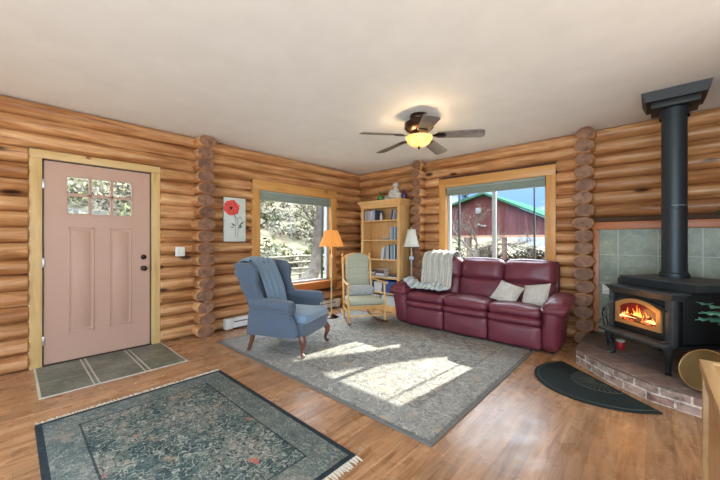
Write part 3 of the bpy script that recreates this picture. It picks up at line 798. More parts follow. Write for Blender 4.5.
mb.tube([(.04, -.007, .395), (.13, -.005, .425)], [.018, .012], 8)
mb.build('burning_logs', 'ember', dr)
mb = MB().tube([(-.245, .0, .50), (-.255, -.03, .50), (-.275, -.05, .44), (-.285, -.045, .36)], [.010, .009, .009, .011], 8)
mb.tube([(-.285, -.045, .36), (-.31, -.07, .32), (-.34, -.08, .27)], [.009, .010, .008], 8); mb.build('door_handle', 'ironlite', dr)
MB().tube([(.245, -.0, .515), (.245, -.02, .515)], .012, 8).build('hinge_pin', 'iron', dr)
light('fire_glow', 'POINT', SX @ Vector((0, -.12, .42)), 0.9, (1, .42, .12), shadow_soft_size=.06)
# stove pipe
PX, PY = 4.548, -.665; zt = hz + .762
sp_ = thing('stove_pipe', 'tall black double-wall flue pipe from stove up to the ceiling box', 'pipe', (PX, PY, 0))
MB().lathe([(.106, 0), (.106, .035), (.092, .045), (.092, .06)], (0, 0, zt), 32).build('collar', 'pipe', sp_)
MB().lathe([(.088, .05), (.088, .62), (.091, .622), (.091, .632), (.088, .634), (.088, 1.62)], (0, 0, zt), 32).build('pipe', 'pipe', sp_)
for z_ in (.075, 1.50):
    mb = MB()
    for k in range(20): mb.box(.087, .0893, -.005, .005, zt + z_, zt + z_ + .04, X=Matrix.Rotation(2 * math.pi * k / 20, 4, 'Z'))
    mb.build('vent_slots', 'black', sp_)
mb = MB().tube([(.089 * math.cos(a), .089 * math.sin(a), zt + .655) for a in [k * .1 - 1.8 for k in range(14)]], .0012, 4); mb.build('scratch', 'white', sp_, label='thin pale scuff line around the pipe')
cb = thing('ceiling_support_box', 'black square support box where the flue meets the ceiling', 'flue box', (PX, PY, 0))
mb = MB()
hq, hb = .205, .165
mb.faces([(-.225, -.225, H - .002), (.225, -.225, H - .002), (.225, .225, H - .002), (-.225, .225, H - .002), (-.195, -.195, H - .085), (.195, -.195, H - .085), (.195, .195, H - .085), (-.195, .195, H - .085)],
         [(0, 3, 2, 1), (4, 5, 6, 7), (0, 1, 5, 4), (1, 2, 6, 5), (2, 3, 7, 6), (3, 0, 4, 7)])
mb.build('flange', 'iron', cb)
boxo('inner_box', 'iron', cb, -.16, .16, -.16, .16, H - .14, H - .08, bev=.003)
MB().lathe([(.104, -.22), (.104, -.135), (.12, -.13)], (0, 0, H), 32, cap=False).build('pipe_sleeve', 'pipe', cb)

# small tin beneath stove, brass pan, plants
tn_ = thing('red_tin', 'small red tin with a pale lid on the hearth behind the stove leg', 'tin', (4.16, -.62, hz))
MB().lathe([(.034, 0), (.036, .01), (.036, .07), (.034, .075)], seg=20).build('tin_body', 'redcup', tn_)
MB().lathe([(.037, .072), (.037, .088), (.03, .092)], seg=20).build('lid', 'porc', tn_)
tk = thing('ash_rake', 'black fireplace tongs leaning by the left side of the stove', 'tongs', (4.06, -.62, hz))
mb = MB().tube([(0, 0, 0.005), (-.06, .10, .33), (-.05, .12, .38)], .007, 8).tube([(.03, 0, 0.005), (-.03, .10, .33), (-.05, .12, .38)], .007, 8); mb.build('arms', 'iron', tk)
bp = thing('brass_pan', 'round aged brass pan with a curved steel handle leaning at the hearth edge', 'pan', (4.685, -1.39, hz))
bp.scale = (.9, .9, .9)
XB = Matrix.Rotation(R(-38), 4, 'Z') @ Matrix.Translation((0, 0, .168)) @ Matrix.Rotation(R(62), 4, 'X')
MB().lathe([(.001, -.012), (.12, -.010), (.158, .0), (.168, .012), (.164, .015), (.15, .006), (.001, -.004)], seg=40, X=XB).build('dish', 'brass_o', bp)
MB().tube([XB @ Vector((.168 * math.cos(a), .168 * math.sin(a), .014)) for a in [k * math.pi / 20 for k in range(41)]], .004, 6, cap=False).build('rim', 'brass', bp, label='bright brass rim')
MB().tube([XB @ Vector((.06, .15, .01)), XB @ Vector((.07, .24, .02)), XB @ Vector((.12, .32, .03)), XB @ Vector((.22, .37, .03)), XB @ Vector((.33, .34, .02))], .005, 8).build('handle', 'steel', bp)

def leafblade(mb, base, d, L_, wd, droop, n=6, up=Vector((0, 0, 1))):
    d = Vector(d).normalized(); side = d.cross(up).normalized(); pts = []
    p = Vector(base)
    for i in range(n + 1):
        u = i / n; w_ = wd * math.sin(math.pi * (u * .92 + .06)) ** .8
        pts.append((p.copy(), w_)); p = p + (d * (L_ / n)); d = (d + Vector((0, 0, -droop / n))).normalized()
    vs = []; fs = []
    for q, w_ in pts: vs += [q - side * w_ + Vector((0, 0, w_ * .3)), q, q + side * w_ + Vector((0, 0, w_ * .3))]
    for i in range(n):
        for k in (0, 1): a = i * 3 + k; fs.append((a, a + 1, a + 4, a + 3))
    mb.faces(vs, fs)
def frond(mb, base, d, L_, wd, droop, n=14):
    d = Vector(d).normalized(); p = Vector(base); up = Vector((0, 0, 1))
    for i in range(n):
        u = i / n; s = d.cross(up).normalized()
        for sg in (-1, 1):
            l = wd * math.sin(math.pi * (u * .85 + .12))
            leafblade(mb, p, s * sg + d * .45, l, L_ / n * .55, .3, 3)
        q = p + d * (L_ / n); mb.tube([p, q], .0025, 4); p = q; d = (d + Vector((0, 0, -droop / n))).normalized()
pl = thing('potted_fern', 'bluish green leafy plant in a dark pot at the right edge of the hearth', 'plant', (4.97, -1.22, hz))
MB().lathe([(.001, 0), (.08, 0), (.10, .03), (.115, .20), (.12, .21), (.108, .21), (.10, .18), (.001, .18)], seg=24).build('pot', 'pot', pl)
mb = MB(); rr = random.Random(11)
for k in range(12):
    a = rr.random() * 6.28; frond(mb, (0, 0, .20), (math.cos(a) * .5, math.sin(a) * .5, 1.0 + rr.random() * .4), .30 + rr.random() * .10, .07, 1.0)
mb.build('dark_fronds', 'leaf', pl)
mb = MB()
for a, up_, L_ in ((R(178), .45, .34), (R(198), .75, .36), (R(222), .55, .32), (R(165), 1.0, .38), (R(250), .8, .3), (R(140), .7, .3)):
    mb.tube([(0, 0, .2), (math.cos(a) * .03, math.sin(a) * .03, .46)], .003, 5)
    frond(mb, (math.cos(a) * .03, math.sin(a) * .03, .46), (math.cos(a), math.sin(a), up_), L_ * .9, .10, .9, 5)
mb.build('bluish_fronds', 'leaf_b', pl)
lp = thing('trailing_plant', 'small dark green trailing plant on the red ledge at far right', 'plant', (4.98, -.0, 1.456))
MB().lathe([(.001, 0), (.045, 0), (.06, .09), (.052, .09), (.001, .07)], (0, 0.03, 0), 20).build('pot', 'pot', lp)
mb = MB(); rr = random.Random(2)
for k in range(26):
    a = rr.random() * 6.28; leafblade(mb, (rr.uniform(-.03, .03), .0 + rr.uniform(-.02, .02), .07), (math.cos(a), math.sin(a) * .5 - .15, .6), rr.uniform(.07, .15), .018, 2.0, 5)
mb.build('leaves', 'leaf', lp)

# low chest at bottom right
ch = thing('oak_cabinet', 'low oak cabinet cut off by the bottom right corner, with a framed orange side', 'cabinet', (4.565, -2.62, 0))
CW, CD, CH = .62, 1.5, .675
boxo('cabinet_top', 'chestwood', ch, -.0, CW, -CD, 0, CH - .03, CH, bev=.004)
M['chestside'] = wood('orange_oak_side', [(.2, (.42, .20, .07)), (.5, (.52, .27, .10)), (.8, (.58, .33, .14))], (6, 6, .6), 3, .4)
boxo('body', 'chestside', ch, .025, CW - .02, -CD + .02, -.02, .06, CH - .03)
for y in (-.055, -CD + .005): boxo('corner_post', 'chestwood', ch, .008, .05, y, y + .05, 0, CH - .03, bev=.003)
boxo('rail', 'chestwood', ch, .012, .045, -CD + .05, -.05, CH - .09, CH - .03, bev=.003); boxo('rail', 'chestwood', ch, .012, .045, -CD + .05, -.05, .04, .12, bev=.003)
mb = MB()
for q in ((0.0, .04, -CD, 0), (CW - .04, CW, -CD, 0), (.04, CW - .04, -.04, 0), (.04, CW - .04, -CD, -CD + .04)): mb.box(q[0], q[1], q[2], q[3], CH, CH + .012, .003)
mb.build('raised_edge', 'chestwood', ch)

# ------------------------------------------------------------ bookcase
bc = thing('bookcase', 'tall pale birch bookcase with crown moulding in the log corner', 'bookcase', (.36, -.35, 0))
BW, BD, BH = .88, .30, 1.95
boxo('side_panel', 'bookwood', bc, 0, .025, 0, BD, 0, BH - .04, bev=.002); boxo('side_panel', 'bookwood', bc, BW - .025, BW, 0, BD, 0, BH - .04, bev=.002)
boxo('back_panel', 'bookwood', bc, .02, BW - .02, BD - .015, BD, .05, BH - .04)
boxo('face_stile', 'bookwood', bc, 0, .055, -.012, .008, 0, BH - .04, bev=.002); boxo('face_stile', 'bookwood', bc, BW - .055, BW, -.012, .008, 0, BH - .04, bev=.002)
boxo('face_rail', 'bookwood', bc, .05, BW - .05, -.012, .008, 1.815, BH - .04, bev=.002); boxo('kickboard', 'bookwood', bc, .05, BW - .05, -.012, .008, 0, .10, bev=.002)
SH = [.10, .315, .585, .905, 1.25, 1.60]
for z in SH: boxo('shelf', 'bookwood', bc, .025, BW - .025, -.006, BD - .015, z - .022, z, bev=.002)
mb = MB()
prof = [(0, BH - .11), (.012, BH - .10), (.016, BH - .07), (.045, BH - .03), (.05, BH - .02), (.05, BH)]
rs = []
for o_, z in prof: rs.append([(-o_, -.012 - o_, z), (BW + o_, -.012 - o_, z), (BW + o_, BD, z), (-o_, BD, z)])
mb.rings(rs); mb.build('crown_moulding', 'bookwood', bc, smooth=0)

bcol = {'white': (.62, .62, .60), 'grey': (.36, .36, .36), 'lavender': (.44, .42, .55), 'blue': (.10, .22, .36), 'teal': (.12, .28, .30), 'dark': (.05, .05, .06), 'navy': (.03, .05, .13), 'purple': (.15, .09, .24), 'tan': (.38, .27, .17), 'brown': (.17, .09, .06), 'silver': (.50, .53, .56), 'sky': (.28, .42, .52)}
for k, v in bcol.items(): M['bk_' + k] = plain('cover_' + k, v, .5)
ordn = ['first', 'second', 'third', 'fourth', 'fifth', 'sixth', 'seventh', 'eighth', 'ninth', 'tenth', 'eleventh']
def book(x, z, th, hh, dp, c, label, group, tilt=0, y=.02):
    """x: left edge in bookcase space"""
    mb = MB(); mb.mi = 0
    mb.box(0, .003, 0, dp, 0, hh).box(th - .003, th, 0, dp, 0, hh).box(0, th, 0, .004, 0, hh); mb.mi = 1; mb.box(.003, th - .003, .004, dp - .004, .004, hh - .004)
    o = mb.build('book', ['bk_' + c, 'page'], None, smooth=0)
    o.location = (.36 + x, -.35 + y, z + .0005 + max(0, math.sin(tilt) * th)); o.rotation_euler = (0, tilt, 0)
    return tag(o, label, 'book', group)
x = .075; i = 0
for c, th, hh in (('white', .022, .17), ('grey', .03, .185), ('silver', .025, .175), ('white', .018, .18), ('lavender', .09, .175), ('silver', .03, .19), ('dark', .035, .185), ('navy', .025, .18)):
    book(x, SH[5], th, hh, .16, c, f'{c} book standing on the top shelf, {ordn[i]} from the left', 'books on the top shelf'); x += th + .003; i += 1
book(.655, SH[5], .02, .17, .14, 'purple', 'purple book leaning at the right of the top shelf', 'books on the top shelf', R(14))
book(.70, SH[5], .02, .18, .14, 'silver', 'silvery book leaning last on the top shelf', 'books on the top shelf', R(14))
x = .66; i = 0
for c, th, hh in (('white', .022, .21), ('sky', .028, .225), ('blue', .022, .22), ('silver', .026, .23), ('blue', .026, .225)):
    book(x, SH[4], th, hh, .16, c, f'{c} upright book on the second shelf from the top, {ordn[i]} from the left', 'upright books on the second shelf'); x += th + .003; i += 1
for k, (c, dx) in enumerate((('tan', 0), ('white', .012))):
    o = book(.50 + dx - .03, SH[4] + .0, .018, .15, .15, c, f'thin {c} book lying flat on the second shelf, {"lower" if k == 0 else "upper"} of two', 'flat books on the second shelf')
    o.rotation_euler = (0, R(90), 0); o.location = (.36 + .47 + dx, -.32, SH[4] + .0195 + .019 * k)
x = .44; i = 0
for c, th, hh in (('white', .030, .20), ('silver', .028, .215), ('grey', .038, .235), ('white', .026, .23), ('dark', .032, .25), ('grey', .036, .245), ('teal', .034, .26), ('white', .026, .25), ('navy', .03, .26), ('sky', .03, .255)):
    t_ = R(10) if i < 2 else 0
    if i == 2: x += .05
    book(x, SH[3], th, hh, .18, c, f'{c} book on the middle shelf, {ordn[i]} from the left', 'books on the middle shelf', t_); x += th + .003; i += 1
k = 0
for sx_, n_ in ((.10, 4), (.33, 5), (.60, 3)):
    z = SH[2]
    where = {0: 'left', 1: 'middle', 2: 'right'}[k]; k += 1
    for j in range(n_):
        c = ['brown', 'tan', 'grey', 'white', 'dark'][(j + k) % 5]; th = .018 + .006 * ((j * 3 + k) % 3)
        o = book(0, 0, th, .20 - .012 * j, .16, c, f'{c} book lying flat in the {where} stack of the fourth shelf, {ordn[j]} from the bottom', 'flat books stacked on the fourth shelf')
        o.rotation_euler = (0, R(90), 0); o.location = (.36 + sx_ + .006 * j, -.335 + .004 * j, z + th + .001); z += th + .001
def basket(x, z, ww, hh, m, lab, cat='bin'):
    b_ = thing('storage_bin', lab, cat, (.36 + x, -.335, z + .001))
    MB().faces([(0, 0, 0), (ww, 0, 0), (ww, .22, 0), (0, .22, 0), (-.006, -.0, hh), (ww + .006, -.0, hh), (ww + .006, .23, hh), (-.006, .23, hh)],
               [(0, 1, 2, 3), (0, 4, 5, 1), (1, 5, 6, 2), (2, 6, 7, 3), (3, 7, 4, 0)])
    mb = MB(); rs = [[(q[0], q[1], zz) for q in ((-o_, 0), (ww + o_, 0), (ww + o_, .23), (-o_, .23))] for o_, zz in ((-.004, 0), (.004, hh))]
    mb.rings(rs, cap=True); mb.build('bin_body', m, b_, smooth=0)
    MB().box(-.006, ww + .006, -.004, .234, hh - .02, hh + .002, .003).build('rim', m, b_)
    return b_
basket(.08, SH[1], .20, .20, 'bk_navy', 'navy storage bin on the fifth shelf behind the rocker back')
basket(.30, SH[1], .17, .17, 'clearbin', 'milky plastic bin in the middle of the fifth shelf')
basket(.50, SH[1], .29, .20, 'bluebin', 'cobalt blue canvas bin at the right of the fifth shelf')
basket(.10, SH[0], .30, .15, 'clearbin', 'milky plastic bin at the left of the lowest shelf')
basket(.47, SH[0], .30, .16, 'clearbin', 'milky plastic bin at the right of the lowest shelf')
fg = thing('shelf_figurine', 'small pale figurine in front of the top shelf books', 'figurine', (.36 + .44, -.31, SH[5] + .001))
MB().lathe([(.001, 0), (.03, 0), (.032, .01), (.022, .03), (.028, .07), (.018, .095), (.001, .1)], seg=14).build('body', 'porc', fg); MB().ellip((0, 0, .115), (.018, .018, .021)).build('head', 'porc', fg)

# things on the top of the bookcase
gv = thing('green_ornament', 'green glazed apple-shaped ornament with a leaf on the bookcase top', 'ornament', (.735, -.24, BH + .001))
MB().lathe([(.001, 0), (.035, .002), (.062, .03), (.066, .06), (.052, .095), (.025, .11), (.012, .104), (.001, .10)], seg=24).build('apple', 'greenv', gv)
mb = MB(); mb.tube([(0, 0, .10), (.004, 0, .135), (.012, 0, .16)], [.005, .004, .004], 6)
for a in (20, 150, 260): leafblade(mb, (.004, 0, .12), (math.cos(R(a)), math.sin(R(a)) * .5, .9), .085, .02, 1.0)
mb.build('leaf', 'greenv', gv)
gr = thing('grey_ornament', 'round mottled grey bird ornament next to the green apple', 'ornament', (.885, -.24, BH + .001))
mb = MB().ellip((0, 0, .042), (.062, .045, .043)).ellip((.045, 0, .075), (.024, .022, .022)); mb.tube([(-.05, 0, .045), (-.10, 0, .055)], [.022, .008], 8); mb.build('bird_body', plain('mottled_stone', (.34, .34, .33), .5, nz=.4, nscale=40), gr)
an = thing('seated_figurine', 'pale seated angel figurine on the bookcase top', 'figurine', (1.06, -.22, BH + .001)); an.scale = (1.3, 1.15, 1.0)
mb = MB(); mb.ellip((0, 0, .05), (.10, .075, .052)).ellip((-.01, .0, .12), (.06, .05, .085)).ellip((.05, -.03, .09), (.055, .035, .035)).ellip((-.06, -.03, .08), (.05, .035, .04))
mb.tube([(.03, -.02, .18), (.07, -.04, .13), (.03, -.06, .10)], [.02, .017, .013], 8); mb.tube([(-.05, -.02, .18), (-.09, -.03, .12), (-.04, -.06, .10)], [.02, .017, .013], 8)
mb.tube([(-.01, 0, .19), (.0, -.005, .235)], [.026, .020], 8)
mb.build('body', 'porc', an)
MB().ellip((.0, -.01, .262), (.040, .040, .045)).build('head', 'porc', an)
MB().ellip((.0, .008, .275), (.045, .040, .040)).build('hair', plain('figurine_hair', (.42, .38, .28), .5), an)
pv = thing('purple_ornament', 'small dark purple ornament on the right of the bookcase top', 'ornament', (1.235, -.22, BH + .001))
MB().lathe([(.001, 0), (.03, 0), (.045, .03), (.05, .07), (.03, .12), (.012, .14), (.016, .16), (.001, .162)], seg=20).build('vase', 'purple', pv)
MB().lathe([(.016, .155), (.02, .17), (.001, .175)], seg=16).build('stopper', 'purple', pv)

# ------------------------------------------------------------ ceiling fan
FX, FY = 2.545, -1.835
fn_ = thing('ceiling_fan', 'five-blade grey wood ceiling fan with a glowing amber bowl light', 'ceiling fan', (FX, FY, 0))
MB().lathe([(.001, 0), (.095, 0), (.10, -.01), (.10, -.05), (.085, -.07), (.06, -.075)], (0, 0, H - .001), 28).build('canopy', 'bronze', fn_)
MB().lathe([(.05, .14), (.12, .135), (.155, .11), (.155, .06), (.125, .03), (.05, .02)], (0, 0, 2.39), 32).build('motor_housing', 'bronze', fn_)
MB().lathe([(.05, .10), (.085, .09), (.09, .055), (.07, .03), (.075, .0)], (0, 0, 2.30), 28).build('switch_housing', 'bronze', fn_)
for k in range(5):
    a = R(-47.5 + 72 * k)
    X = Matrix.Rotation(a, 4, 'Z') @ Matrix.Translation((0, 0, 2.372)) @ Matrix.Rotation(R(3.6), 4, 'Y') @ Matrix.Rotation(R(-12), 4, 'X')
    pts = [(.20, -.055), (.24, -.062), (.62, -.078), (.652, -.068), (.665, -.04), (.665, .04), (.652, .068), (.62, .078), (.24, .062), (.20, .055)]
    bl = MB().prism(pts, 2, -.005, .004, .002, X=X).build('blade', 'blade', fn_)
    mb = MB()
    mb.prism([(.10, -.018), (.16, -.016), (.20, -.05), (.27, -.045), (.29, 0), (.27, .045), (.20, .05), (.16, .016), (.10, .018)], 2, -.012, -.005, .002, X=X)
    mb.build('blade_arm', 'bronze', bl)
MB().lathe([(.001, -.095), (.03, -.094), (.075, -.082), (.115, -.055), (.138, -.015), (.145, .01), (.140, .012), (.132, -.012), (.11, -.050), (.07, -.076), (.03, -.086), (.001, -.088)], (0, 0, 2.342), 36).build('bowl_shade', 'bowl', fn_, label='amber alabaster glass bowl, lit')
MB().lathe([(.001, -.125), (.006, -.12), (.012, -.108), (.008, -.10), (.02, -.095), (.012, -.092)], (0, 0, 2.342), 14).build('finial', 'bronze', fn_)
mb = MB().tube([(.02, .01, 2.22), (.02, .01, 2.02)], .0016, 5).ellip((.02, .01, 2.012), (.006, .006, .012), 8, 6); mb.build('pull_chain', 'brass', fn_)
for k in range(3):
    a = R(13 + 120 * k)
    light('fan_bulb', 'POINT', (FX + .085 * math.cos(a), FY + .085 * math.sin(a), 2.352), 6.5, (1, .68, .38), shadow_soft_size=.03)

# ------------------------------------------------------------ sofa
so = thing('recliner_sofa', 'three-seat burgundy leather recliner sofa under the right window', 'sofa', (2.60, -.50, .012))
# local: origin centre, x along, -y front, z up from the rug
A0, A1 = -1.12, 1.10; SI0, SI1 = -.86, .905; SWD = (SI1 - SI0) / 3
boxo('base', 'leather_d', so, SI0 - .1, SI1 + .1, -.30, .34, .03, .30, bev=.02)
for x in (A0 + .15, A1 - .12):
    for y in (-.28, .28): MB().lathe([(.025, 0), (.028, .03), (.02, .035)], (x, y, -.011 if y < .0 else -.011), 12).build('foot', 'black', so)
def wrinkle(amp, f, s):
    def g(p, u):
        return p + Vector((0, 0, 1)) * amp * noise.noise(Vector((p.x * f + s, p.y * f, p.z * f * .5))) * (1 if u[2] > -.5 else .3)
    return g
for k in range(3):
    xc = SI0 + SWD * (k + .5); hw = SWD / 2 - .004
    MB().pad((xc, -.15, .415), (hw, .265, .062), .055, (.0, .012, .022), 14, fn=wrinkle(.012, 7, k * 3)).build('seat_cushion', 'leather', so)
    MB().pad((xc, -.19, .322), (hw, .25, .048), .045, (.0, .018, .0), 12, fn=wrinkle(.008, 9, k * 5)).build('front_roll', 'leather', so)
    fr = MB().pad((xc, -.26, .150), (hw, .15, .135), .04, (.0, .022, .0), 12).build('footrest_panel', 'leather', so)
    def backfn(top, s):
        def g(p, u):
            q = p.copy(); q.y += -.012 * math.cos(u[0] * math.pi * .5) * (1 if u[1] < 0 else 0)
            q.y += .012 * noise.noise(Vector((q.x * 6 + s, q.z * 5, 1.7)))
            return q
        return g
    X = Matrix.Translation((xc, .12, .44)) @ Matrix.Rotation(R(-13), 4, 'X')
    bw = .300; X = Matrix.Translation((.035 + (k - 1) * 2 * bw, .12, .425)) @ Matrix.Rotation(R(-13), 4, 'X')
    MB().pad((0, -.005, .13), (bw, .10, .15), .06, (0, .025, .0), 12, X=X, fn=backfn(0, k)).build('lumbar_cushion', 'leather', so)
    MB().pad((0, .0, .395), (bw + .002, .12, .155), .085, (0, .03, .02), 16, X=X, fn=backfn(1, k + 4)).build('head_cushion', 'leather', so)
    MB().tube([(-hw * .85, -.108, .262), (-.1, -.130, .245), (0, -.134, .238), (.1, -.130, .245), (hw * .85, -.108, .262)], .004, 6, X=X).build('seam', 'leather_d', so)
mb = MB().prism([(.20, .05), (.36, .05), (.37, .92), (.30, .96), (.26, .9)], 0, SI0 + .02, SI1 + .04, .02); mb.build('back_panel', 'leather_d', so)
for sg, nm in ((-1, 'left'), (1, 'right')):
    ar = A1 if sg > 0 else A0; inn = SI1 if sg > 0 else SI0
    xc = (ar + inn) / 2; hw = abs(ar - inn) / 2
    def afn(p, u, sg=sg):
        # flares outward at top, slim waist lower down
        q = p.copy(); q.x += sg * (.015 * u[2] + (.0 if u[2] > 0 else -.01)); q.y += -.03 * (u[2] if u[1] < 0 else 0); return q
    MB().pad((xc - sg * .01, -.155, .285), (hw - .008, .245, .275), .06, (.012, .02, 0), 14, fn=afn).build('arm_panel', 'leather', so)
    def tfn(p, u, sg=sg):
        q = p.copy(); q.z += .035 * u[1] - .035 * (max(0, -u[1] - .4)) * 1.2; q.x += sg * .02 * (1 if u[2] > 0 else .2)
        q.z += .010 * noise.noise(Vector((q.x * 9, q.y * 8, sg))); return q
    MB().pad((xc + sg * .010, -.155, .530), (hw + .022, .285, .058), .07, (.01, .01, .025), 16, fn=tfn).build('arm_pad', 'leather', so)

# throw over the left seat back
def throw():
    # profile in (y, z): behind the back, over the top, down the front
    prof = [(-.13, .86), (-.13, .95), (-.17, 1.025), (-.27, 1.055), (-.385, 1.02), (-.445, .93), (-.44, .84), (-.455, .76), (-.475, .68), (-.495, .60), (-.52, .55), (-.56, .53), (-.60, .525)]
    def fnn(u, v):
        f = v * (len(prof) - 1); i = min(int(f), len(prof) - 2); t = f - i
        y = prof[i][0] * (1 - t) + prof[i + 1][0] * t; z = prof[i][1] * (1 - t) + prof[i + 1][1] * t
        x0 = 1.79 - .03 * math.sin(v * 3) ; x1 = 2.24 + .04 * v
        x = x0 + (x1 - x0) * u
        fold = math.sin(u * 30 + 2 * math.sin(v * 4)) * .009 + .012 * noise.noise(Vector((u * 5, v * 5, 2)))
        edge = -.03 * max(0, .12 - u) / .12
        return Vector((x, y - .045 - fold * (1 if v > .3 else .2), z + .030 + (fold if v <= .35 else 0) + edge))
    return MB().grid(fnn, 46, 44)
th = thing('knit_throw', 'striped cream and grey throw blanket draped over the sofa left seat', 'blanket')
throw().build('draped_panel', 'knit', th, solid=.010)
def bunch():
    def fnn(u, v):
        x = 1.62 + .66 * u; y = -.56 - .28 * v - .03 * math.sin(u * 7)
        h = .030 + .14 * max(0, noise.noise(Vector((u * 4.2, v * 2.6, 5.0))) + .30) * math.sin(math.pi * min(1, v * 1.1 + .05)) * math.sin(math.pi * u) ** .5
        base = .505 + .02 + (.085 * max(0, (.28 - u)) / .28 if u < .28 else 0)
        if u < .2: base += .03
        return Vector((x, y, base + h + .008 * math.sin(u * 40 + v * 6)))
    return MB().grid(fnn, 50, 22)
bunch().build('bunched_end', stripes('striped_throw_end', (.50, .53, .52), (.25, .33, .36), 1, 9, .4, (.62, .60, .54)), th, solid=.014)

def cushion(name, label, loc, rot, sz, m):
    o = thing(name, label, 'cushion', loc, 0, None); o.rotation_euler = rot
    def f(p, u):
        r2 = max(abs(u[0]), abs(u[2])); k = (1 - u[0] ** 2) ** .6 * (1 - u[2] ** 2) ** .6 if r2 < 1 else 0
        cx_ = u[0] * sz * (1 - .07 * (1 - u[2] ** 2)); cz_ = u[2] * sz * (1 - .07 * (1 - u[0] ** 2))
        th_ = .006 + .075 * k + .008 * noise.noise(Vector((u[0] * 3, u[2] * 3, 4)))
        return Vector((cx_, u[1] * th_, cz_))
    MB().pad((0, 0, 0), (sz, .08, sz), .0001, n=18, fn=f).build('cushion_body', m, o)
    ed = MB(); P_ = []
    for k in range(72):
        t = k / 18; s_ = int(t); q = (t - s_) * 2 - 1
        a, b_ = [(q, -1), (1, q), (-q, 1), (-1, -q)][s_]
        P_.append((a * sz * (1 - .07 * (1 - b_ * b_)), 0, b_ * sz * (1 - .07 * (1 - a * a))))
    ed.tube(P_ + [P_[0]], .006, 6, cap=False); ed.build('piping', m, o)
    return o
cushion('throw_cushion', 'pale grey square cushion tilted on the sofa, the left of the pair', (3.06, -.62, .585), (R(-45), R(14), R(-6)), .145, 'creamp')
cushion('throw_cushion', 'pale cream square cushion against the right arm of the sofa', (3.375, -.60, .592), (R(-40), R(-10), R(-10)), .15, 'creamp')

# ------------------------------------------------------------ wing chair
wc = thing('wing_chair', 'slate blue wingback armchair with cherry cabriole legs at the rug edge', 'armchair', (1.285, -2.60, .012), R(23.5))
def cab(x, y, sx, sy, nm='leg'):
    mb = MB().tube([(x, y, .215), (x + sx * .02, y + sy * .012, .175), (x + sx * .022, y + sy * .014, .13), (x + sx * .004, y, .075), (x + sx * .0, y, .04), (x + sx * .022, y + sy * .012, .012), (x + sx * .03, y + sy * .014, .0)],
                   [.036, .036, .028, .018, .016, .024, .020], 12)
    return mb.build(nm, 'mahog', wc)
cab(.31, -.29, 1, -1); cab(.31, .29, 1, 1)
for y in (-.28, .28): MB().tube([(-.30, y, .22), (-.33, y, .1), (-.37, y, .0)], [.028, .024, .020], 8).build('leg', 'mahog', wc)
def apron(p, u): return p
mb = MB().pad((0.0, 0, .275), (.335, .305, .085), .025, (.0, .0, 0), 10); mb.build('seat_base', 'upholst', wc)
def cush(p, u):
    q = p.copy()
    if u[0] > .45: q.y *= 1 + .18 * min(1, (u[0] - .45) * 4)
    return q
MB().pad((.06, 0, .385), (.295, .245, .055), .045, (.015, 0, .016), 14, fn=cush).build('seat_cushion', 'chenille', wc, label='lighter blue seat cushion')
XB2 = Matrix.Translation((-.24, 0, .40)) @ Matrix.Rotation(R(-17), 4, 'Y')
def bfn(p, u):
    q = p.copy(); 
    if u[2] > 0: q.z += .035 * (1 - u[1] ** 2) * u[2]
    return q
MB().pad((-.02, 0, .28), (.075, .275, .31), .05, (.03, 0, 0), 14, X=XB2, fn=bfn).build('backrest', 'upholst', wc)
for sg in (-1, 1):
    yy = sg * .33
    # arm: outer panel and rolled top with front scroll
    mb = MB().prism([(-.34, .20), (.24, .20), (.29, .26), (.27, .34), (.21, .42), (.20, .53), (-.30, .56)], 1, yy - .028 if sg > 0 else yy - .032, yy + .032 if sg > 0 else yy + .028, .012)
    mb.build('side_panel', 'upholst', wc)
    mb = MB().tube([(-.30, yy, .545), (-.1, yy, .540), (.10, yy + sg * .008, .532), (.19, yy + sg * .015, .525), (.225, yy + sg * .018, .52), (.235, yy + sg * .018, .52)], [.055, .062, .068, .072, .066, .05], 18); mb.build('armrest', 'upholst', wc)
    mb = MB().tube([(.236, yy + sg * .018 + .058 * math.cos(t), .52 + .058 * math.sin(t)) for t in [k * math.pi / 12 for k in range(25)]], .005, 6, cap=False)
    mb.tube([(.235, yy + sg * .03, .47), (.225, yy + sg * .03, .42), (.285, yy + sg * .03, .33), (.298, yy + sg * .03, .26), (.26, yy + sg * .03, .20)], .005, 6); mb.build('piping', 'upholst', wc)
    # wing
    pr = [(-.30, .50), (-.16, .53), (-.14, .60), (-.19, .68), (-.215, .76), (-.205, .86), (-.22, .92), (-.28, .965), (-.40, .985), (-.50, .965), (-.41, .7)]
    sh = Matrix.Identity(4); sh[1][2] = sg * .05; sh[1][3] = -sg * .03
    mb = MB().prism(pr, 1, yy - .033, yy + .033, .016, X=sh); mb.build('wing', 'upholst', wc)
# chenille cover over the back
def cover(u, v):
    y = -.20 + .38 * u
    pr = [(-.60, .84), (-.595, .92), (-.56, 1.01), (-.50, 1.040), (-.40, 1.018), (-.335, .94), (-.255, .79), (-.20, .64), (-.165, .48)]
    f = v * (len(pr) - 1); i = min(int(f), len(pr) - 2); t = f - i
    x = pr[i][0] * (1 - t) + pr[i + 1][0] * t; z = pr[i][1] * (1 - t) + pr[i + 1][1] * t
    r_ = .006 * math.sin(u * 24)
    return Vector((x + (.012 + r_ if v > .4 else -.02), y, z + (r_ if v < .5 else 0) - .03 * (2 * u - 1) ** 2 * (1 if v < .45 else 0)))
cv = thing('chair_cover', 'light blue chenille throw hanging over the back of the wing chair', 'blanket', (1.285, -2.60, .0), R(23.5))
MB().grid(cover, 26, 34).build('cover_panel', 'chenille', cv, solid=.012)

# ------------------------------------------------------------ rocking chair
rk = thing('rocking_chair', 'small honey maple rocking chair with sage plaid cushions before the bookcase', 'rocking chair', (1.12, -1.18, .012), R(-31))
rk.scale = (1.04, 1.04, 1.03)
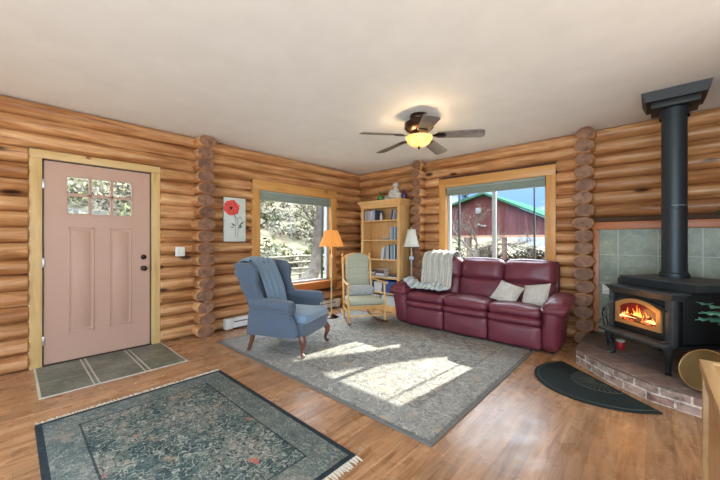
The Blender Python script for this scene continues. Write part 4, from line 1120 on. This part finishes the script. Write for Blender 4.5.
# local: +x faces forward, y across
for sg in (-1, 1):
    y = sg * .22; yf = sg * .265
    runner = [(-.42, y * .95, .085), (-.30, y * .96, .035), (-.1, y, .008 + .011), (.1, y * 1.06, .019), (.28, yf, .045), (.36, yf, .07)]
    MB().tube(runner, [.012, .015, .017, .017, .016, .013], 8).build('runner', 'mahog', rk, label='dark curved runner')
    MB().tube([(-.20, y, .03), (-.205, y, .28), (-.25, y, .62), (-.30, y, .93), (-.303, y, .95), (-.305, y, .965), (-.308, y, .985), (-.312, y, 1.0)], [.017, .019, .019, .017, .010, .018, .016, .004], 10).build('back_post', 'rockwood', rk)
    MB().tube([(.25, yf, .04), (.25, yf, .12), (.25, yf, .28), (.24, yf, .40), (.235, yf, .575)], [.014, .019, .018, .014, .016], 10).build('front_post', 'rockwood', rk)
    MB().tube([(-.255, y, .60), (-.05, y + sg * .03, .592), (.15, yf + sg * .005, .588), (.28, yf + sg * .01, .585), (.30, yf + sg * .01, .580)], [.014, .018, .024, .027, .018], 10, flat=.55).build('armrest', 'rockwood', rk)
    MB().tube([(-.2, y, .17), (.25, yf, .17)], .009, 8).build('stretcher', 'rockwood', rk)
for z, r_ in ((.13, .011), (.235, .015)): MB().tube([(.25, -.265, z), (.25, .265, z)], r_, 8).build('stretcher', 'rockwood', rk)
MB().tube([(-.2, -.22, .2), (-.2, .22, .2)], .010, 8).build('stretcher', 'rockwood', rk)
mb = MB().prism([(-.22, -.22), (.27, -.27), (.27, .27), (-.22, .22)], 2, .255, .278, .006); mb.build('seat_frame', 'rockwood', rk)
XR = Matrix.Translation((-.205, 0, .29)) @ Matrix.Rotation(R(-8.5), 4, 'Y')
mb = MB()
tp = [(-.205, .60)] + [(-.205 * math.cos(t), .615 + .085 * math.sin(t)) for t in [math.pi * k / 10 for k in range(11)]] + [(.205, .60)]
mb.tube([(0, a, b_) for a, b_ in tp], .017, 8, X=XR); mb.build('top_rail', 'rockwood', rk)
def rbf(p, u):
    q = p.copy()
    if u[2] > .3: q.z += .05 * (1 - u[1] ** 2) * (u[2] - .3) / .7
    return q
MB().pad((.015, 0, .33), (.030, .185, .32), .025, (.015, 0, .01), 12, X=XR, fn=rbf, uvax=(1, 2)).build('back_cushion', 'plaid', rk)
def sfn(p, u):
    q = p.copy(); q.y *= 1 + .10 * u[0]; return q
MB().pad((.035, 0, .318), (.245, .235, .042), .035, (.01, 0, .02), 12, fn=sfn, uvax=(0, 1)).build('seat_cushion', 'plaid', rk)
lb = thing('lumbar_pillow', 'grey oblong pillow resting on the rocking chair seat', 'cushion', (1.12, -1.18, .015), R(-31))
MB().pad((-.06, 0, .445), (.055, .215, .075), .05, (.02, .0, .015), 12, X=None).build('pillow_body', 'lumbar', lb)

# ------------------------------------------------------------ lamps
fl = thing('floor_lamp', 'cream floor lamp with a lit orange pleated shade beside the left window', 'lamp', (.615, -1.345, .012))
MB().lathe([(.001, 0), (.11, 0), (.115, .008), (.10, .018), (.05, .028), (.03, .045), (.001, .05)], seg=28).build('base', 'bronze', fl)
MB().lathe([(.012, .03), (.012, .3), (.016, .31), (.012, .32), (.011, .62), (.019, .635), (.011, .65), (.011, .93), (.018, .945), (.026, .965), (.018, .99), (.010, 1.0), (.009, 1.2)], seg=14).build('pole', 'candle', fl)
wob = lambda k, z: .045 * (1 if k % 2 else -1)
MB().lathe([(.19, 1.13), (.165, 1.20), (.125, 1.31), (.095, 1.385)], seg=44, cap=False, wob=wob).build('lamp_shade', 'pleat', fl, smooth=0, solid=.003, label='orange pleated shade')
MB().lathe([(.009, 1.2), (.012, 1.21), (.012, 1.25), (.028, 1.28), (.028, 1.31), (.001, 1.33)], seg=14).build('bulb', plain('warm_bulb', (1, .8, .5), .3, emit=(1, .7, .35), es=3), fl)
MB().lathe([(.006, 1.33), (.006, 1.39), (.012, 1.40), (.006, 1.415), (.001, 1.42)], seg=10).build('finial', 'candle', fl)
mb = MB()
for a in (0, 120, 240): mb.tube([(0, 0, 1.385), (.095 * math.cos(R(a)), .095 * math.sin(R(a)), 1.378)], .002, 5)
mb.build('spider', 'candle', fl)
light('floor_lamp_bulb', 'POINT', (.615, -1.345, 1.26), 3.5, (1, .6, .28), shadow_soft_size=.04)
l2 = thing('candlestick_lamp', 'slim floor lamp with plain ivory bell shade and glass ball by the bookcase', 'lamp', (1.40, -.29, 0))
LX = (1.470, -.35, 0); l2.location = LX
MB().lathe([(.001, 0), (.062, 0), (.064, .01), (.045, .025), (.02, .05), (.001, .055)], seg=24).build('base', 'candle', l2)
MB().lathe([(.010, .04), (.010, .5), (.015, .51), (.010, .53), (.010, .88), (.016, .90), (.009, .91)], seg=12).build('pole', 'porc', l2)
MB().ellip((0, 0, .945), (.042, .042, .045)).build('glass_ball', plain('pale_blue_glass', (.42, .52, .60), .08, coat=.5), l2)
MB().lathe([(.009, .985), (.018, 1.0), (.018, 1.02), (.010, 1.03), (.012, 1.08), (.008, 1.1), (.006, 1.42)], seg=12).build('neck', 'candle', l2)
MB().lathe([(.138, 1.135), (.113, 1.19), (.095, 1.27), (.074, 1.36), (.066, 1.42)], seg=28, cap=False).build('lamp_shade', 'ivory', l2, solid=.003)
MB().lathe([(.005, 1.41), (.009, 1.43), (.004, 1.45), (.001, 1.455)], seg=10).build('finial', 'candle', l2)

# ------------------------------------------------------------ outside
M['ground'] = plain('winter_ground', (.105, .088, .06), .95, nz=.3, nscale=1.5, spec=.05)
M['hillm'] = plain('hillside_soil', (.09, .078, .052), .95, nz=.6, nscale=1.2, spec=.05)
M['brushm'] = plain('dry_brush', (.13, .117, .085), .9, nz=.6, nscale=.9, spec=.05)
M['brushg'] = plain('green_brush', (.08, .085, .035), .9, nz=.5, nscale=1.5, spec=.05)
M['bark'] = plain('grey_bark', (.085, .07, .058), .95, nz=.4, nscale=6, bmp=.6, spec=.05)
M['barnred'] = wood('barn_red_boards', [(.25, (.04, .014, .014)), (.55, (.080, .028, .027)), (.8, (.145, .06, .055))], (6, 6, .5), 1.2, .8)
M['barngreen'] = plain('green_roof_metal', (.03, .085, .055), 1.0, spec=.0)
M['barnpost'] = plain('barn_post', (.10, .06, .05), .9, spec=.05)
struct(boxo('ground', 'ground', None, -60, 60, -30, 80, -.5, -.22), 'pale winter yard')
def hill():
    def f(u, v):
        y = -14 + 60 * v; x = -5.5 - 34 * u
        z = -.25 + 13 * (u ** 1.15) + 1.2 * noise.noise(Vector((x * .15, y * .15, 0))) * min(1, u * 4)
        return Vector((x, y, z))
    return MB().grid(f, 40, 50)
struct(hill().build('hillside', 'hillm', None), 'scrubby hillside outside the left window')
mb = MB(); rr = random.Random(21)
for k in range(620):
    u = rr.random() ** 1.3; x = -6.0 - 26 * u; y = -10 + 34 * rr.random()
    z = -.25 + 13 * ((max(0, (-5.5 - x)) / 34) ** 1.15); s = .35 + rr.random() * .75
    if x > -9.5 and y > 10.5: continue
    mb.mi = 1 if (rr.random() < .22 or (y < 4 and rr.random() < .3)) else 0
    for q in range(80):
        d_ = Vector((rr.gauss(0, 1), rr.gauss(0, 1), abs(rr.gauss(0, .9)))).normalized() * s * (.5 + .5 * rr.random())
        c_ = Vector((x, y, z)) + d_; l = .06 + .13 * rr.random()
        t1 = Vector((rr.uniform(-1, 1), rr.uniform(-1, 1), rr.uniform(-1, 1))).normalized() * l; t2 = t1.cross(Vector((rr.uniform(-1, 1), rr.uniform(-1, 1), rr.uniform(-1, 1)))).normalized() * l * .45
        mb.faces([c_ - t1, c_ + t2, c_ + t1, c_ - t2], [(0, 1, 2, 3)])
tag(mb.build('scrub_brush', ['brushm', 'brushg'], None, smooth=0), 'dry grey brush covering the hillside', 'brush', kind='stuff')

def tree(name, label, base, pts, rads, branches, seed):
    o = thing(name, label, 'tree', base)
    MB().tube(pts, rads, 12).build('trunk', 'bark', o)
    rr = random.Random(seed)
    for (p0, d_, L_, r_) in branches:
        mb = MB()
        def grow(p, d, L, r, lv):
            n = 4; q = [Vector(p)]; dd = Vector(d).normalized()
            for i in range(n):
                dd = (dd + Vector((rr.gauss(0, .22), rr.gauss(0, .22), rr.gauss(.05, .15)))).normalized(); q.append(q[-1] + dd * L / n)
            mb.tube(q, [r * (1 - .14 * i) for i in range(n + 1)], 6 if lv < 2 else 4)
            if lv < 3:
                for i in range(1, n + 1):
                    for _ in range(2 if lv < 2 else 1):
                        nd = (dd + Vector((rr.gauss(0, .8), rr.gauss(0, .8), rr.gauss(.1, .5)))).normalized(); grow(q[i], nd, L * .55, r * .45, lv + 1)
        grow(p0, d_, L_, r_, 0)
        mb.build('branch', 'bark', o)
    return o
tree('bare_tree', 'grey leaning tree trunk outside the left window', (-3.2, 1.55, -.25),
     [(0, -.85, 0), (0.0, -.35, .25), (0, -.05, .7), (0, .02, 1.3), (0, .12, 2.2), (-.05, .3, 3.4), (-.1, .5, 4.8)], [.34, .24, .19, .17, .16, .14, .1],
     [((0, .1, 2.3), (0, .9, .8), 1.6, .05), ((-.05, .3, 3.4), (-.6, -.6, .8), 1.6, .05), ((0, .05, 1.8), (0, -1, .9), 1.0, .03)], 4)
tree('bare_tree', 'small bare fruit tree in the yard outside the sofa window', (-.75, 7.6, -.25),
     [(0, 0, 0), (.03, 0, .6), (0, 0, 1.1)], [.14, .11, .09],
     [((0, 0, 1.0), (-1, 0, .35), 1.5, .055), ((0, 0, 1.1), (1, .1, .35), 1.5, .05), ((0, 0, 1.1), (.2, .3, 1), 1.1, .04), ((0, 0, .8), (.8, -.3, .2), 1.1, .04)], 9)
# leaning tree whose limb throws the shadow band on the rug; above the view
tree('bare_tree', 'tall leaning bare tree at the side of the yard', (5.9, 5, -.25),
     [(0, 0, 0), (-.6, 0, 1.3), (-1.9, 0, 3.5), (-2.85, 0, 5.0), (-3.6, 0, 6.2), (-4.4, 0, 7.2)], [.30, .26, .21, .19, .16, .12],
     [((-4.0, 0, 6.8), (.35, 0, 1), 1.2, .04)], 12)

M['fixture'] = plain('outdoor_fixture', (.16, .16, .16), .6, spec=.1)
bn = thing('barn', 'red board barn gable with green roof on posts outside the sofa window', 'barn', (0, 0, 0))
by = 13.0
mb = MB().prism([(-6.8, 1.45), (2.3, 1.45), (-2.5, 3.74), (-6.8, 2.55)], 1, by, by + .12); mb.build('gable_wall', 'barnred', bn)
mb = MB()
mb.prism([(-7.1, 2.50), (-2.5, 3.77), (2.9, 1.20), (2.9, 1.31), (-2.5, 3.89), (-7.1, 2.61)], 1, by - .3, by + 8)
mb.build('roof', 'barngreen', bn)
boxo('beam', plain('barn_beam', (.30, .17, .11), .8, spec=.05), bn, -6.8, 2.4, by - .08, by + .06, 1.38, 1.50)
for x in (-6.6, -3.42, -1.48, .9, 2.5): boxo('post', 'barnpost', bn, x - .1, x + .1, by - .05, by + .15, -.25, 1.40)
boxo('wall_box', 'fixture', bn, -2.98, -2.68, by - .12, by, 2.72, 3.05, bev=.01)
mb = MB().box(-2.72, -2.60, by - .10, by, 1.98, 2.10, .01).lathe([(.03, 0), (.075, .06), (.07, .12), (.02, .14)], (-2.78, by - .15, 2.02), 12).lathe([(.03, 0), (.075, .06), (.07, .12), (.02, .14)], (-2.45, by - .15, 1.94), 12)
mb.build('flood_lights', 'fixture', bn)
for i, (x, y, hh, s) in enumerate(((1.4, 30, 5.2, 1.0), (-.2, 32, 5.0, 1.1), (5, 31, 5, 1.1), (-9.5, 26, 7, 1.2))):
    o = thing('pine_tree', ['dark pine just right of the barn roof', 'dark pine behind the barn roof slope', 'dark pine at the right beyond the barn', 'dark pine beyond the left end of the barn'][i], 'tree', (x, y, -.25))
    MB().tube([(0, 0, 0), (0, 0, hh)], [.16, .03], 8).build('trunk', 'bark', o)
    mb = MB(); rr = random.Random(i)
    for q in range(900):
        z = hh * (.35 + .68 * rr.random()); rr_ = s * (1.08 - z / hh) * 1.1 + .08; a = rr.random() * 6.28; r_ = rr_ * rr.random() ** .5
        c_ = Vector((r_ * math.cos(a), r_ * math.sin(a), z)); t1 = Vector((math.cos(a), math.sin(a), -.15)) * .2; t2 = Vector((-math.sin(a), math.cos(a), rr.uniform(-.3, .3))) * .07
        mb.faces([c_ - t1, c_ + t2, c_ + t1, c_ - t2], [(0, 1, 2, 3)])
    mb.build('foliage', plain('pine_needles', (.04, .07, .035), .9, spec=.05), o, smooth=0)
mb = MB(); rr = random.Random(33)
for k in range(150):
    x = -16 + 24 * rr.random(); y = 15 + 10 * rr.random(); s = .4 + .8 * rr.random()
    for q in range(40):
        d_ = Vector((rr.gauss(0, 1), rr.gauss(0, 1), abs(rr.gauss(0, .9)))).normalized() * s * (.5 + .5 * rr.random())
        c_ = Vector((x, y, -.25)) + d_; l = .08 + .16 * rr.random()
        t1 = Vector((rr.uniform(-1, 1), rr.uniform(-1, 1), rr.uniform(-1, 1))).normalized() * l; t2 = t1.cross(Vector((rr.uniform(-1, 1), rr.uniform(-1, 1), rr.uniform(-1, 1)))).normalized() * l * .5
        mb.faces([c_ - t1, c_ + t2, c_ + t1, c_ - t2], [(0, 1, 2, 3)])
tag(mb.build('yard_brush', [plain('pale_brush', (.12, .098, .065), .9, nz=.4, nscale=1, spec=.05)], None, smooth=0), 'pale dry brush in the yard behind the barn posts', 'brush', kind='stuff')
fe = thing('rail_fence', 'weathered rail fence outside the left window', 'fence', (0, 0, 0))
M['fencew'] = plain('pale_weathered_rail', (.17, .15, .115), .9, nz=.2, nscale=6, spec=.05)
for y in (-2.4, .0, 2.4, 4.8, 7.2): MB().tube([(-5.2, y, -.25), (-5.2, y, .75)], .06, 8).build('fence_post', 'fencew', fe)
for z in (.0, .22, .44, .65): MB().tube([(-5.13, -2.6 + i * 1.25, z + .015 * math.sin(i * 2.1 + z * 9)) for i in range(9)], .035, 8).build('rail', 'fencew', fe)
